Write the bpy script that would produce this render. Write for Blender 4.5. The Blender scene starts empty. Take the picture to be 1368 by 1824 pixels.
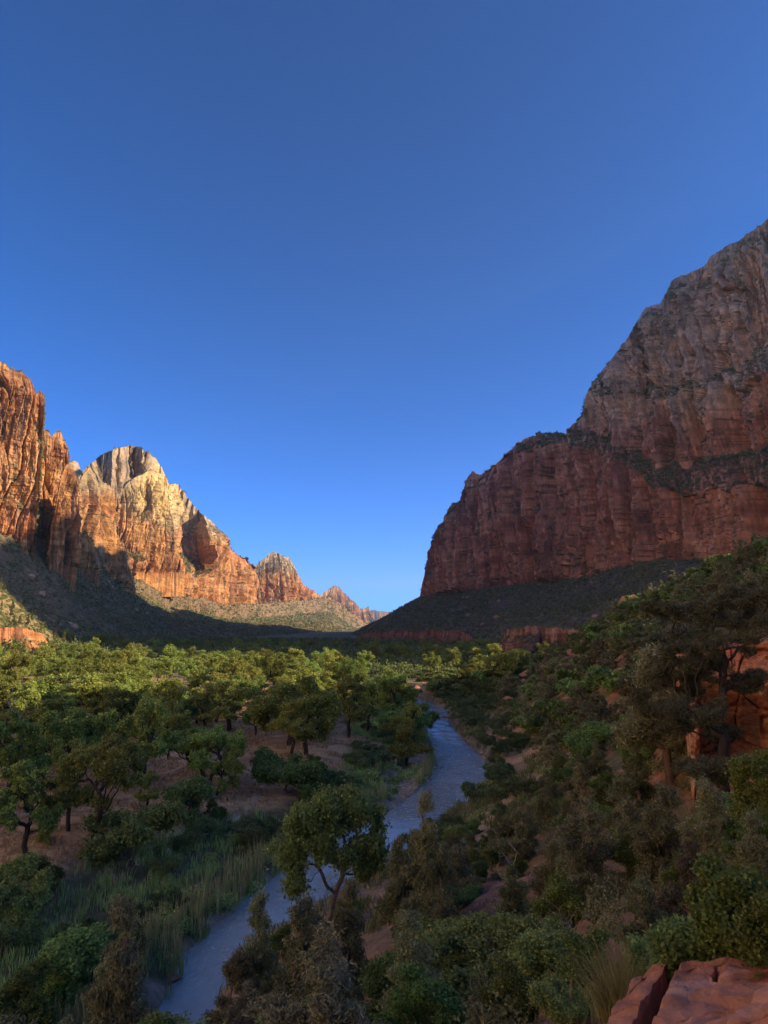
import bpy, math, random
import numpy as np

# ------------------------------------------------------------------ camera, sky, sun
SC = bpy.context.scene
F_PX, CX, CY = 1216.0, 684.0, 912.0          # focal length and centre of a 1368 x 1824 frame
PITCH = math.radians(9.2)
CAMZ = 26.0
SUN_AZ, SUN_EL = 99.0, 23.0                  # clockwise from the view direction (+Y), degrees

cam = bpy.data.cameras.new('camera')
cam.sensor_fit = 'VERTICAL'; cam.sensor_height = 36.0; cam.lens = 24.0
cam.clip_start = 0.2; cam.clip_end = 60000
camo = bpy.data.objects.new('camera', cam); SC.collection.objects.link(camo)
camo.location = (0, 0, CAMZ); camo.rotation_euler = (math.pi/2 + PITCH, 0, 0)
SC.camera = camo

world = bpy.data.worlds.new("World"); SC.world = world; world.use_nodes = True
wn = world.node_tree; bg = wn.nodes['Background']
sky = wn.nodes.new('ShaderNodeTexSky'); sky.sky_type = 'NISHITA'; sky.sun_disc = False
sky.sun_elevation = math.radians(SUN_EL); sky.sun_rotation = math.radians(SUN_AZ)
sky.altitude = 2500; sky.air_density = 0.3; sky.dust_density = 4.0; sky.ozone_density = 4.5
gm = wn.nodes.new('ShaderNodeGamma'); gm.inputs[1].default_value = 1.15
hs0 = wn.nodes.new('ShaderNodeHueSaturation'); hs0.inputs['Saturation'].default_value = 1.38; hs0.inputs['Hue'].default_value = 0.498; hs0.inputs['Value'].default_value = 0.865
wn.links.new(sky.outputs[0], gm.inputs[0]); wn.links.new(gm.outputs[0], hs0.inputs['Color'])
wn.links.new(hs0.outputs[0], bg.inputs[0]); bg.inputs[1].default_value = 0.15

sl = bpy.data.lights.new('sun', 'SUN'); sl.energy = 2.9; sl.angle = math.radians(0.5)
sl.color = (1.0, 0.77, 0.50)
so = bpy.data.objects.new('sun', sl); SC.collection.objects.link(so)
_az, _el = math.radians(SUN_AZ), math.radians(SUN_EL)
from mathutils import Vector
SUND = Vector((math.sin(_az)*math.cos(_el), math.cos(_az)*math.cos(_el), math.sin(_el)))
so.rotation_euler = SUND.to_track_quat('Z', 'Y').to_euler()
so.location = (300, -100, 400)

SC.view_settings.view_transform = 'Standard'; SC.view_settings.look = 'None'
SC.view_settings.gamma = 1.0; SC.view_settings.exposure = 1.74
SC.render.engine = 'CYCLES'
SC.cycles.max_bounces = 5; SC.cycles.diffuse_bounces = 3; SC.cycles.glossy_bounces = 2
SC.cycles.transmission_bounces = 3; SC.cycles.volume_bounces = 0; SC.cycles.transparent_max_bounces = 4

C = SC.collection
rng = np.random.default_rng(7)

# ------------------------------------------------------------------ measuring helpers
def ray(px, py):
    dx = (px-CX)/F_PX; dy = (CY-py)/F_PX
    return dx, math.cos(PITCH)-math.sin(PITCH)*dy, math.sin(PITCH)+math.cos(PITCH)*dy
def on_z(px, py, z):                 # where the sight line of a pixel meets a height
    x, y, q = ray(px, py); k = (z-CAMZ)/q
    return x*k, y*k
def at_dist(px, py, d):              # the point of a sight line at a horizontal distance
    x, y, q = ray(px, py); k = d/math.hypot(x, y)
    return x*k, y*k, CAMZ+q*k
def azel(px, py):
    x, y, q = ray(px, py)
    return math.atan2(x, y), q/math.hypot(x, y)
def px_of(x, y, z):
    z = z-CAMZ; c, s = math.cos(PITCH), math.sin(PITCH)
    fw = y*c+z*s; up = -y*s+z*c
    return CX+F_PX*x/fw, CY-F_PX*up/fw

# ------------------------------------------------------------------ noise
def _h(ix, iy, iz, seed):
    n = (ix.astype(np.int64)*374761393 + iy.astype(np.int64)*668265263 + iz.astype(np.int64)*2147483647 + seed*1274126177) & 0xffffffff
    n = ((n ^ (n >> 13))*1274126177) & 0xffffffff
    n = ((n ^ (n >> 16))*2246822519) & 0xffffffff
    n = n ^ (n >> 15)
    return (n & 0xffffff)/float(0xffffff)
def vnoise(x, y, z=None, seed=0):
    x = np.asarray(x, float); y = np.asarray(y, float)
    z = np.zeros_like(x) if z is None else np.asarray(z, float)
    ix, iy, iz = np.floor(x), np.floor(y), np.floor(z)
    fx, fy, fz = x-ix, y-iy, z-iz
    fx = fx*fx*fx*(fx*(fx*6-15)+10); fy = fy*fy*fy*(fy*(fy*6-15)+10); fz = fz*fz*(3-2*fz)
    r = 0
    flat = not np.any(z)
    for a in (0, 1):
        for b in (0, 1):
            for c in ((0,) if flat else (0, 1)):
                w = (fx if a else 1-fx)*(fy if b else 1-fy)*(1 if flat else (fz if c else 1-fz))
                r = r + w*_h(ix+a, iy+b, iz+c, seed)
    return r*2-1
def fbm(x, y, z=None, o=4, seed=0, g=0.5):
    r = 0; a = 1.0; t = 0
    for i in range(o):
        k = 2.03**i
        r = r + a*vnoise(x*k+i*17.3, y*k-i*9.1, None if z is None else z*k, seed+i); t += a; a *= g
    return r/t
def ridge(x, y, o=3, seed=0):
    r = 0; a = 1.0; t = 0
    for i in range(o):
        k = 2.1**i
        r = r + a*(1-2*np.abs(vnoise(x*k+i*7.7, y*k+i*3.1, None, seed+i))); t += a; a *= 0.5
    return r/t
def vor(x, y, seed=0):
    ix, iy = np.floor(x), np.floor(y)
    f1 = np.full(x.shape, 9.0); f2 = np.full(x.shape, 9.0); idv = np.zeros(x.shape)
    gx = np.zeros(x.shape)
    zz = np.zeros_like(x)
    for a in (-1, 0, 1):
        for b in (-1, 0, 1):
            cx, cy = ix+a, iy+b
            jx = cx+_h(cx, cy, zz, seed+1); jy = cy+_h(cx, cy, zz, seed+2)
            d = np.hypot(jx-x, jy-y); v = _h(cx, cy, zz, seed+3)
            near = d < f1
            f2 = np.where(near, f1, np.minimum(f2, d))
            idv = np.where(near, v, idv); gx = np.where(near, x-jx, gx)
            f1 = np.where(near, d, f1)
    return idv, f1, f2, gx
def sstep(a, b, x):
    t = np.clip((x-a)/(b-a), 0, 1); return t*t*(3-2*t)
def lerp(a, b, t): return a+(b-a)*t
def mixc(c1, c2, t):
    t = np.asarray(t)[..., None]
    return np.asarray(c1)*(1-t)+np.asarray(c2)*t

# ------------------------------------------------------------------ mesh helpers
def mesh_from(name, verts, faces, cols=None, mats=(), smooth=False, midx=None):
    """faces: (n,4) or (n,3) int array, or a list of such arrays; cols: one rgb per vertex"""
    if not isinstance(faces, (list, tuple)): faces = [faces]
    faces = [np.asarray(f, np.int32) for f in faces if len(f)]
    me = bpy.data.meshes.new(name)
    v = np.ascontiguousarray(verts, np.float32)
    me.vertices.add(len(v)); me.vertices.foreach_set('co', v.ravel())
    loops = np.concatenate([f.ravel() for f in faces])
    tot = np.concatenate([np.full(len(f), f.shape[1], np.int32) for f in faces])
    st = np.concatenate([[0], np.cumsum(tot)[:-1]]).astype(np.int32)
    me.loops.add(len(loops)); me.loops.foreach_set('vertex_index', loops.astype(np.int32))
    me.polygons.add(len(tot)); me.polygons.foreach_set('loop_start', st)
    me.polygons.foreach_set('loop_total', tot)
    if midx is not None: me.polygons.foreach_set('material_index', np.asarray(midx, np.int32))
    me.polygons.foreach_set('use_smooth', np.full(len(tot), smooth, bool))
    me.update(calc_edges=True)
    if cols is not None:
        a = me.color_attributes.new('col', 'FLOAT_COLOR', 'POINT')
        c = np.ones((len(v), 4), np.float32); c[:, :3] = cols
        a.data.foreach_set('color', c.ravel())
    for m in mats: me.materials.append(m)
    return me
def obj(name, me, parent=None, label=None, cat=None, group=None, kind=None, loc=None):
    o = bpy.data.objects.new(name, me); C.objects.link(o)
    if parent is not None: o.parent = parent
    if loc is not None: o.location = loc
    if label: o['label'] = label
    if cat: o['category'] = cat
    if group: o['group'] = group
    if kind: o['kind'] = kind
    return o
def grid_faces(nr, nc, off=0):
    i = np.arange(nr*nc).reshape(nr, nc)
    return np.stack([i[:-1, :-1], i[:-1, 1:], i[1:, 1:], i[1:, :-1]], -1).reshape(-1, 4)+off

# ------------------------------------------------------------------ materials
def nd(nt, t, **kw):
    n = nt.nodes.new(t)
    for k, v in kw.items(): setattr(n, k, v)
    return n
def attr_mat(name, rough=0.9, spec=0.15, nscale=1.0, namt=0.25, bump=0.3, bdist=0.5, trans=0.0, objvar=0.0, detail=6.0, zs=1.0, streak=None):
    m = bpy.data.materials.new(name); m.use_nodes = True; nt = m.node_tree; L = nt.links
    p = nt.nodes['Principled BSDF']; out = nt.nodes['Material Output']
    a = nd(nt, 'ShaderNodeAttribute', attribute_name='col')
    col = a.outputs['Color']
    tc = nd(nt, 'ShaderNodeTexCoord'); mp = nd(nt, 'ShaderNodeMapping'); mp.inputs['Scale'].default_value = (1, 1, zs)
    L.new(tc.outputs['Object'], mp.inputs[0])
    if namt or bump:
        no = nd(nt, 'ShaderNodeTexNoise'); no.inputs['Scale'].default_value = nscale; no.inputs['Detail'].default_value = detail
        no.inputs['Roughness'].default_value = 0.62
        L.new(mp.outputs[0], no.inputs['Vector'])
    if namt:
        r = nd(nt, 'ShaderNodeMapRange'); r.inputs[1].default_value = 0.25; r.inputs[2].default_value = 0.75
        r.inputs[3].default_value = 1-namt; r.inputs[4].default_value = 1+namt
        L.new(no.outputs['Fac'], r.inputs[0])
        mu = nd(nt, 'ShaderNodeVectorMath', operation='SCALE'); L.new(col, mu.inputs[0]); L.new(r.outputs[0], mu.inputs['Scale'])
        col = mu.outputs[0]
    if streak:
        m2 = nd(nt, 'ShaderNodeMapping'); m2.inputs['Scale'].default_value = (1, 1, .13); L.new(tc.outputs['Object'], m2.inputs[0])
        n2 = nd(nt, 'ShaderNodeTexNoise'); n2.inputs['Scale'].default_value = streak; n2.inputs['Detail'].default_value = 8; n2.inputs['Roughness'].default_value = .7
        L.new(m2.outputs[0], n2.inputs['Vector'])
        r3 = nd(nt, 'ShaderNodeMapRange'); r3.inputs[1].default_value = .34; r3.inputs[2].default_value = .62; r3.inputs[3].default_value = .58; r3.inputs[4].default_value = 1.18
        L.new(n2.outputs['Fac'], r3.inputs[0])
        mu2 = nd(nt, 'ShaderNodeVectorMath', operation='SCALE'); L.new(col, mu2.inputs[0]); L.new(r3.outputs[0], mu2.inputs['Scale']); col = mu2.outputs[0]
    if objvar:
        oi = nd(nt, 'ShaderNodeObjectInfo'); hs = nd(nt, 'ShaderNodeHueSaturation')
        r1 = nd(nt, 'ShaderNodeMapRange'); r1.inputs[3].default_value = 0.5-0.035*objvar; r1.inputs[4].default_value = 0.5+0.03*objvar
        r2 = nd(nt, 'ShaderNodeMapRange'); r2.inputs[3].default_value = 1-0.35*objvar; r2.inputs[4].default_value = 1+0.3*objvar
        mm = nd(nt, 'ShaderNodeMath', operation='FRACT'); m7 = nd(nt, 'ShaderNodeMath', operation='MULTIPLY'); m7.inputs[1].default_value = 7.31
        L.new(oi.outputs['Random'], m7.inputs[0]); L.new(m7.outputs[0], mm.inputs[0])
        L.new(oi.outputs['Random'], r1.inputs[0]); L.new(mm.outputs[0], r2.inputs[0])
        L.new(r1.outputs[0], hs.inputs['Hue']); L.new(r2.outputs[0], hs.inputs['Value'])
        L.new(col, hs.inputs['Color']); col = hs.outputs[0]
    L.new(col, p.inputs['Base Color'])
    p.inputs['Roughness'].default_value = rough; p.inputs['Specular IOR Level'].default_value = spec
    if bump:
        b = nd(nt, 'ShaderNodeBump'); b.inputs['Strength'].default_value = bump; b.inputs['Distance'].default_value = bdist
        L.new(no.outputs['Fac'], b.inputs['Height']); L.new(b.outputs[0], p.inputs['Normal'])
    if trans:
        t = nd(nt, 'ShaderNodeBsdfTranslucent'); mx = nd(nt, 'ShaderNodeMixShader'); mx.inputs[0].default_value = trans
        L.new(col, t.inputs[0]); L.new(p.outputs[0], mx.inputs[1]); L.new(t.outputs[0], mx.inputs[2]); L.new(mx.outputs[0], out.inputs[0])
    return m
M_ROCK = attr_mat('canyon_rock', nscale=0.10, namt=0.26, bump=1.0, bdist=5.0, detail=12, zs=1.5, streak=.16)
M_NEARROCK = attr_mat('near_rock', nscale=2.6, namt=0.36, bump=1.0, bdist=0.10, detail=14, zs=2.4)
M_SOIL = attr_mat('soil', nscale=1.7, namt=0.42, bump=0.9, bdist=0.2, detail=10)
M_LEAF = attr_mat('leaves', rough=0.6, spec=0.25, namt=0, bump=0, trans=0.45, objvar=1.0)
M_SCRUB = attr_mat('scrub_leaves', rough=0.75, spec=0.1, namt=0, bump=0, trans=0.25)
M_BARK = attr_mat('bark', nscale=6, namt=0.3, bump=0.6, bdist=0.05)
M_GRASS = attr_mat('grass_blades', rough=0.7, spec=0.15, namt=0, bump=0, trans=0.25)
# ------------------------------------------------------------------ canyon walls
def poly_azel(pts):
    a = [azel(*p) for p in pts]
    return np.array([q[0] for q in a]), np.array([q[1] for q in a])
def cols_interp(pts, px):
    """elevation tangent along a polyline given as photo points, for columns px"""
    x = np.array([p[0] for p in pts], float); y = np.array([p[1] for p in pts], float)
    yy = np.interp(px, x, y)
    return np.array([azel(a, b)[1] for a, b in zip(px, yy)])
RED = (0.48, 0.165, 0.070); ORANGE = (0.56, 0.27, 0.10); PALE = (0.42, 0.30, 0.145); GREY = (0.29, 0.22, 0.145)
YELLOW = (0.60, 0.42, 0.15); VARN = (0.115, 0.055, 0.042); SOIL = (0.16, 0.10, 0.06)
SCRUBC = (0.055, 0.062, 0.030)

def massif(px0, px1, step, base, dbase, levels, foot=None, dfoot=None, relief=1.0, seed=0, pale=None, footz=3.0,
           big=18.0, bigL=90.0, tint=None, back=160.0, crestrough=1.0, rowstep=1.5, yellow=None, allveg=False, diag=0.3, greyc=GREY, palec=PALE, redc=RED, orangec=ORANGE, rim=12.0, palew=22.0, ledges=1.0):
    """levels: [(polyline, slope in degrees, is_bench)] from bottom to crest; distances follow from the slopes"""
    dense = np.arange(px0, px1+step*0.5, step)
    # extra columns where the crest falls steeply
    cx_ = np.array([p[0] for p in levels[-1][0]], float); cy_ = np.array([p[1] for p in levels[-1][0]], float)
    extra = []
    for i in range(len(cx_)-1):
        if abs(cy_[i+1]-cy_[i]) > 3*abs(cx_[i+1]-cx_[i]) and cx_[i] >= px0 and cx_[i+1] <= px1:
            extra += list(np.linspace(cx_[i], cx_[i+1], int(max(4, abs(cy_[i+1]-cy_[i])/2.5))))
    px = np.unique(np.round(np.concatenate([dense, extra]), 3)); n = len(px)
    mid = np.interp(px, cx_, cy_)
    az = np.array([azel(a, b)[0] for a, b in zip(px, np.interp(px, [p[0] for p in base], [p[1] for p in base]))])
    D1 = np.interp(px, [p[0] for p in dbase], [p[1] for p in dbase])
    k = 9; ker = np.ones(2*k+1)/(2*k+1)
    D1 = np.convolve(np.pad(D1, k, mode='edge'), ker, 'valid')
    e1 = cols_interp(base, px)
    crest_e = cols_interp(levels[-1][0], px)
    e1 = np.minimum(e1, crest_e-0.0005)
    prof = []          # list of (D, z) arrays, with row counts and codes
    z1 = CAMZ+D1*e1
    segs = []
    if foot is not None or dfoot is not None:
        D0 = np.interp(px, [p[0] for p in dfoot], [p[1] for p in dfoot])
        D0 = np.convolve(np.pad(D0, k, mode='edge'), ker, 'valid')
        D0 = np.minimum(D0, D1-5)
        prof.append((D0, np.full(n, footz)-6)); segs.append(None)
        prof.append((D1, z1)); segs.append('talus')
    else:
        prof.append((D1-1.0, z1-45)); segs.append(None)
        prof.append((D1, z1)); segs.append('under')
    Dp, zp, ep = D1, z1, e1
    for pts, slope, bench in levels:
        e = cols_interp(pts, px)
        if pts is not levels[-1][0]:
            e = e+(fbm(px/26, px*0+len(segs), None, 4, seed+200)*20+fbm(px/5, px*0+len(segs), None, 2, seed+201)*3)/F_PX*(1 if relief < 4 else .3)
        e = np.minimum(e, crest_e); e = np.maximum(e, ep+1e-5)
        T = math.tan(math.radians(slope))
        z2 = (CAMZ+e*(Dp-zp/T))/(1-np.minimum(e/T, 0.95))
        z2 = np.maximum(z2, zp)
        D2 = Dp+(z2-zp)/T
        prof.append((D2, z2)); segs.append('bench' if bench else 'cliff')
        Dp, zp, ep = D2, z2, e
    prof.append((Dp+rim, zp+0.0*Dp-rim*0.15)); segs.append('top')
    prof.append((Dp+back, np.maximum(zp-back*0.35, footz))); segs.append('back')
    prof.append((Dp+back*2.2, np.minimum(zp*0+footz-8, zp-5))); segs.append('back')
    DD, ZZ, code, hgt = [], [], [], []
    for i in range(1, len(prof)):
        (Da, za), (Db, zb) = prof[i-1], prof[i]
        ext = np.abs((zb-CAMZ)/Db-(za-CAMZ)/Da).max()*F_PX
        rows = int(max(2, ext/rowstep)) if segs[i] not in ('back', 'top', 'under') else (6 if segs[i] == 'back' else 4)
        ts = np.linspace(0, 1, rows+1)[(0 if i == 1 else 1):]
        for t in ts:
            tz = t
            if segs[i] == 'talus':      # concave scree
                tz = t**1.25
            DD.append(lerp(Da, Db, t)); ZZ.append(lerp(za, zb, tz)); code.append(segs[i])
    D = np.array(DD); Z = np.array(ZZ); code = np.array(code); nr = len(D)
    X = D*np.sin(az); Y = D*np.cos(az)
    # outward normal of the wall in plan
    bx, by = D1*np.sin(az), D1*np.cos(az)
    tx, ty = np.gradient(bx), np.gradient(by)
    l = np.hypot(tx, ty)+1e-9; nx, ny = ty/l, -tx/l
    flip = np.where(nx*bx+ny*by > 0, -1, 1); nx, ny = nx*flip, ny*flip
    k = 21; ker = np.ones(2*k+1)/(2*k+1)
    nx = np.convolve(np.pad(nx, k, mode='edge'), ker, 'valid'); ny = np.convolve(np.pad(ny, k, mode='edge'), ker, 'valid')
    s = np.concatenate([[0], np.cumsum(np.hypot(np.diff(bx), np.diff(by)))])[None, :]+np.zeros((nr, 1))+seed*1000.0
    isc = (code == 'cliff')[:, None]*1.0; isb = (code == 'bench')[:, None]*1.0
    ist = (code == 'talus')[:, None]*1.0; isk = ((code == 'back') | (code == 'top'))[:, None]*1.0
    def smooth_rows(a, k=5):
        ker = np.ones(2*k+1)/(2*k+1); p = np.pad(a, ((k, k), (0, 0)), mode='edge')[:, 0]
        return np.convolve(p, ker, 'valid')[:, None]
    wc = smooth_rows(isc, 3)
    R = relief
    warp = fbm(s/(60*R), Z/(80*R), None, 3, seed+5)*14*R
    B = fbm(s/bigL, Z/(bigL*2.2), None, 3, seed+1)*1.6
    rd = ridge((s+warp*.5)/(bigL*0.9), Z/(bigL*3.5), 3, seed+9)
    i1, f1, g1, gx1 = vor((s+warp)/(26*R), Z/(210*R)+i_hash(s, R), seed+20)
    i2, f2, g2, gx2 = vor((s+warp*.6)/(9*R), Z/(85*R), seed+30)
    i3, f3, g3, gx3 = vor((s+warp*.4)/(3.6*R), Z/(34*R), seed+40)
    crack1 = 1-sstep(0, 0.13, g1-f1); crack2 = 1-sstep(0, 0.16, g2-f2)
    st = Z/(7*R)+fbm(s/(70*R), Z/(50*R), None, 2, seed+50)*1.6+0.02*s/R*0.3
    lam = st-np.floor(st); led = _h(np.floor(st), np.zeros_like(st), np.zeros_like(st), seed+60)
    st2 = Z/(2.6*R)+fbm(s/(30*R), Z/(20*R), None, 2, seed+51)*1.2
    led2 = _h(np.floor(st2), np.zeros_like(st), np.zeros_like(st), seed+61)
    dg = (ridge((s+Z*.75)/(30*R), (Z-s*.5)/(110*R), 3, seed+55)-.2)*6
    off = B*big*0.8+rd*big*0.7+R*((i1-.5)*20+gx1*9-crack1*7+(i2-.5)*7+gx2*3.0-crack2*3+(i3-.5)*2.0+dg*diag
          + ledges*((led-.5)*1.3+(1-lam)*.5+(led2-.5)*.5))+fbm(s/(5*R), Z/(5*R), None, 4, seed+70)*2.2*R
    crest_z = Z[code == 'top'][0][None, :] if False else prof[-3][1][None, :]
    hrel = sstep(0, 1, (crest_z-Z)/(30*R+1e-6))
    wend = np.clip((crest_z-z1[None, :])/(30*R), 0, 1)
    offw = wc*(0.14+0.86*hrel)*wend+isb*0.45*wend
    tal = (ridge(X/(70*R), Y/(70*R), 4, seed+80)*9+fbm(X/14, Y/14, None, 4, seed+81)*3.0)*R
    X = X+nx*off*offw; Y = Y+ny*off*offw
    tfade = ist*np.clip(1-np.abs((np.arange(nr)[:, None]/max(1, (code == 'talus').sum()))-0.5)*1.6, 0.12, 1)
    Z2 = Z+tal*tfade*0.8+isb*fbm(s/(12*R), D/(12*R), None, 4, seed+90)*5*R
    jag = (fbm(s/(7*R), s*0+3.3, None, 4, seed+95)*2.6+(vor(s/(9*R), s*0+.5, seed+96)[0]-.5)*3.0)*R*crestrough
    near_top = np.clip(1-(crest_z-Z)/(10*R), 0, 1)
    Z2 = Z2+jag*near_top*wend
    Z2 = Z2+isk*fbm(X/(25*R), Y/(25*R), None, 4, seed+97)*4*R
    # ---- colour of the rock; the farthest ridges get haze through their tint
    V = np.stack([X, Y, Z2], -1)
    du = np.gradient(V, axis=1); dv = np.gradient(V, axis=0)
    N = np.cross(du, dv); N /= np.linalg.norm(N, axis=-1, keepdims=True)+1e-9
    up = np.abs(N[..., 2])
    st3 = Z2/(16*R)+fbm(s/(120*R), Z/(60*R), None, 3, seed+101)*1.2
    band = vnoise(st3, st3*0+.5, None, seed+102); band2 = vnoise(st3*4.1, s/(90*R), None, seed+103)
    band3 = vnoise(Z2/(1.7*R)+fbm(s/(25*R), Z/(20*R), None, 2, seed+104)*2.5, s/(40*R), None, seed+105)
    if pale is not None:
        pe = cols_interp(pale, px)[None, :]
        elv = (Z2-CAMZ)/D
        pf = sstep(-palew/F_PX, palew/F_PX, elv-pe+fbm(s/(40*R), Z/(60*R), None, 3, seed+110)*palew*1.1/F_PX)
    else: pf = np.zeros_like(Z)
    col = mixc(redc, orangec, np.clip(0.45+0.55*band+0.3*band2, 0, 1))
    pc = mixc(greyc, palec, np.clip(0.5+0.7*fbm(s/(50*R), Z/(40*R), None, 3, seed+111), 0, 1))
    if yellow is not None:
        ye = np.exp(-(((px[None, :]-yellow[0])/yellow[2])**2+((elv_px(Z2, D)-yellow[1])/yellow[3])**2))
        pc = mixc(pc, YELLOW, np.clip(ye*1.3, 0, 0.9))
    col = col*(1-pf[..., None])+pc*pf[..., None]
    col = col*(1+0.16*band2+0.13*band3)[..., None]
    streak = fbm((s+warp*.2)/(3.2*R), Z/(60*R), None, 4, seed+120)
    patch = fbm(s/(38*R), Z/(70*R), None, 3, seed+121)
    vs = sstep(0.02, 0.36, streak+patch*0.9-0.06-0.22*pf)
    col = mixc_a(col, np.array(VARN), vs*0.62)
    wash = sstep(0.15, 0.6, fbm((s-warp*.2)/(4.5*R), Z/(45*R), None, 3, seed+130)+0.3*fbm(s/(60*R), Z/(60*R), None, 2, seed+131))
    col = mixc_a(col, np.array((0.60, 0.38, 0.22)), wash*0.40*(1-.6*pf))
    blot = fbm(s/(9*R), Z/(9*R), None, 4, seed+133)
    col = col*(1+0.22*blot)[..., None]
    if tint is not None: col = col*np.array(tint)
    # plants and soil where the rock is gentle
    veg = sstep(0.50, 0.74, up+0.30*fbm(s/(10*R), Z/(10*R), None, 3, seed+140))*(1-0.3*pf)
    vegc = mixc(SOIL, SCRUBC, np.clip(0.55+0.9*fbm(s/(6*R), Z/(6*R), None, 3, seed+141), 0, 1))
    col = col*(1-veg[..., None]*0.85)+vegc*veg[..., None]*0.85
    tc = mixc(SOIL, (0.12, 0.095, 0.05), np.clip(0.5+0.8*fbm(s/(20*R), Z/(20*R), None, 4, seed+142), 0, 1))*1.5
    tmask = smooth_rows(np.maximum(ist, isb) if allveg else ist, 2)*1.0
    col = col*(1-tmask[..., None])+tc*tmask[..., None]
    V = V.reshape(-1, 3)
    me = mesh_from('cliff', V, grid_faces(nr, n), np.clip(col.reshape(-1, 3), 0.01, 0.9), [M_ROCK], smooth=False)
    dens = (ist*1.0+isb*0.9+isk*0.5*(code != 'back')[:, None]+wc*0.0)*np.ones((1, n))
    dens = np.maximum(dens, veg*(1-isk)*0.8)
    return me, V, np.asarray(N.reshape(-1, 3)), dens, (nr, n)
def i_hash(s, R):
    k = np.floor(s/(78*R)); return _h(k, k*0, k*0, 11)*0.7
def elv_px(Z, D): return (CY+F_PX*math.tan(PITCH))-(Z-CAMZ)/D*F_PX*1.04
def mixc_a(c, d, t): return c*(1-t[..., None])+d*t[..., None]

SURF = []      # surfaces that carry scrub
def wall(name, **kw):
    me, V, N, dens, sh = massif(**kw)
    obj(name, me, kind='structure')
    SURF.append((V.reshape(sh[0], sh[1], 3), dens))

# west wall: the large mass on the right, in shade
M_CREST = [(560,1165),(600,1142),(640,1122),(700,1090),(748,1062),(752,1040),(765,990),(772,972),(790,930),(805,900),(829,893),(831,872),(834,855),(845,841),(858,846),(880,838),
           (884,832),(905,812),(930,790),(960,776),(1000,772),(1027,773),(1033,756),(1050,740),(1058,704),(1077,678),(1102,648),(1128,618),(1152,582),
           (1180,544),(1207,536),(1238,490),(1270,476),(1292,468),(1312,445),(1342,427),(1368,417),(1500,320),(1700,205),(2300,-115),(3100,-500)]
wall('cliff', greyc=(.40,.285,.185), palec=(.49,.34,.19), redc=(.34,.15,.09), orangec=(.43,.23,.125), tint=(1.52, 1.24, 1.10), diag=1.0, px0=560, px1=3100, step=1.6, seed=1, relief=1.05, crestrough=.45, big=15, bigL=95, footz=3,
     base=[(560,1166),(600,1143),(640,1123),(700,1091),(750,1063),(870,1047),(1000,1034),(1050,1030),(1100,1012),(1150,1003),(1250,998),(1368,988),(1700,960),(2300,900)],
     dbase=[(560,1500),(750,1330),(900,1060),(1050,860),(1200,700),(1368,590),(1700,545),(2300,530),(3200,560)],
     dfoot=[(560,1400),(650,1000),(750,720),(900,520),(1060,430),(1200,380),(1368,350),(1700,340),(2300,330),(3200,350)],
     levels=[([(560,1165),(700,1090),(765,985),(830,880),(880,842),(930,800),(1000,795),(1050,800),(1100,812),(1150,852),(1200,872),(1280,868),(1368,850),(1700,800),(2300,760)], 79, False),
             ([(560,1160),(700,1088),(765,980),(1000,782),(1040,775),(1090,775),(1130,800),(1180,832),(1250,830),(1300,815),(1368,792),(1700,720),(2300,700)], 40, True),
             ([(560,1150),(1030,760),(1060,700),(1120,700),(1150,712),(1210,700),(1300,690),(1368,655),(1700,600),(2300,560)], 74, False),
             ([(560,1150),(1060,690),(1120,688),(1150,698),(1200,682),(1300,662),(1368,622),(1700,560),(2300,520)], 42, True),
             ([(560,1150),(1100,660),(1200,600),(1250,590),(1320,560),(1368,530),(1700,400),(2300,200)], 66, False),
             (M_CREST, 60, False)],
     pale=[(560,700),(1020,775),(1060,790),(1130,760),(1200,745),(1300,720),(1368,690),(2300,600)], palew=60)

# scree and valley slopes under the east walls (left)
EB = [(-500,930),(0,975),(60,985),(170,1000),(225,1045),(300,1085),(335,1083),(400,1100),(465,1098),(590,1086),(625,1112),(650,1130),(700,1140)]
wall('hillside', allveg=True, px0=-500, px1=700, step=1.8, seed=2, relief=1.0, big=4, footz=3, crestrough=.3,
     base=[(a, b+4) for a, b in EB], dbase=[(-500,620),(0,660),(120,760),(170,930),(225,1080),(300,1330),(400,1580),(465,1800),(590,2350),(625,2550),(700,3000)],
     dfoot=[(-500,380),(0,430),(100,470),(300,620),(450,900),(600,1500),(700,2200)],
     levels=[([(a, b-22) for a, b in EB], 36, True)], back=60)

# east walls, nearest first
def east(px0, px1, crest, dist, seed, basey=None, relief=1.0, step=1.3, **kw):
    lv = kw.pop('levels', None) or [(crest, kw.pop('slope', 80), False)]
    kw.setdefault('redc', (.38, .155, .058)); kw.setdefault('orangec', (.49, .265, .09))
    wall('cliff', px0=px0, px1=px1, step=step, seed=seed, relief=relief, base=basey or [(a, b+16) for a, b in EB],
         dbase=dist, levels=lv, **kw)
east(-500, 62, [(-500,480),(-200,560),(-60,625),(0,656),(16,664),(28,674),(36,690),(39,700),(41,696),(47,693),(53,700),(56,715),(57,760),(58,800),(60,990),(62,1010)],
     [(-500,600),(-60,690),(0,694),(62,698)], 11, relief=.7, big=6, bigL=40, back=140)
east(28, 128, [(28,880),(34,845),(48,800),(52,768),(58,760),(68,768),(74,778),(78,772),(88,768),(97,778),(104,792),(109,815),(112,850),(118,862),(122,900),(126,990),(128,1010)],
     [(28,775),(80,778),(128,785)], 12, relief=.7, big=6, bigL=35, back=90)
east(88, 137, [(88,1000),(90,930),(94,880),(98,845),(104,830),(110,826),(120,840),(127,848),(130,862),(133,900),(135,960),(137,1005)],
     [(88,700),(137,715)], 13, relief=.6, big=3, bigL=50, back=45)
east(128, 178, [(128,1000),(131,965),(140,952),(150,948),(160,962),(170,985),(176,1000),(178,1010)], [(128,800),(178,830)], 23, relief=.6, big=3, bigL=50, back=45)
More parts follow.
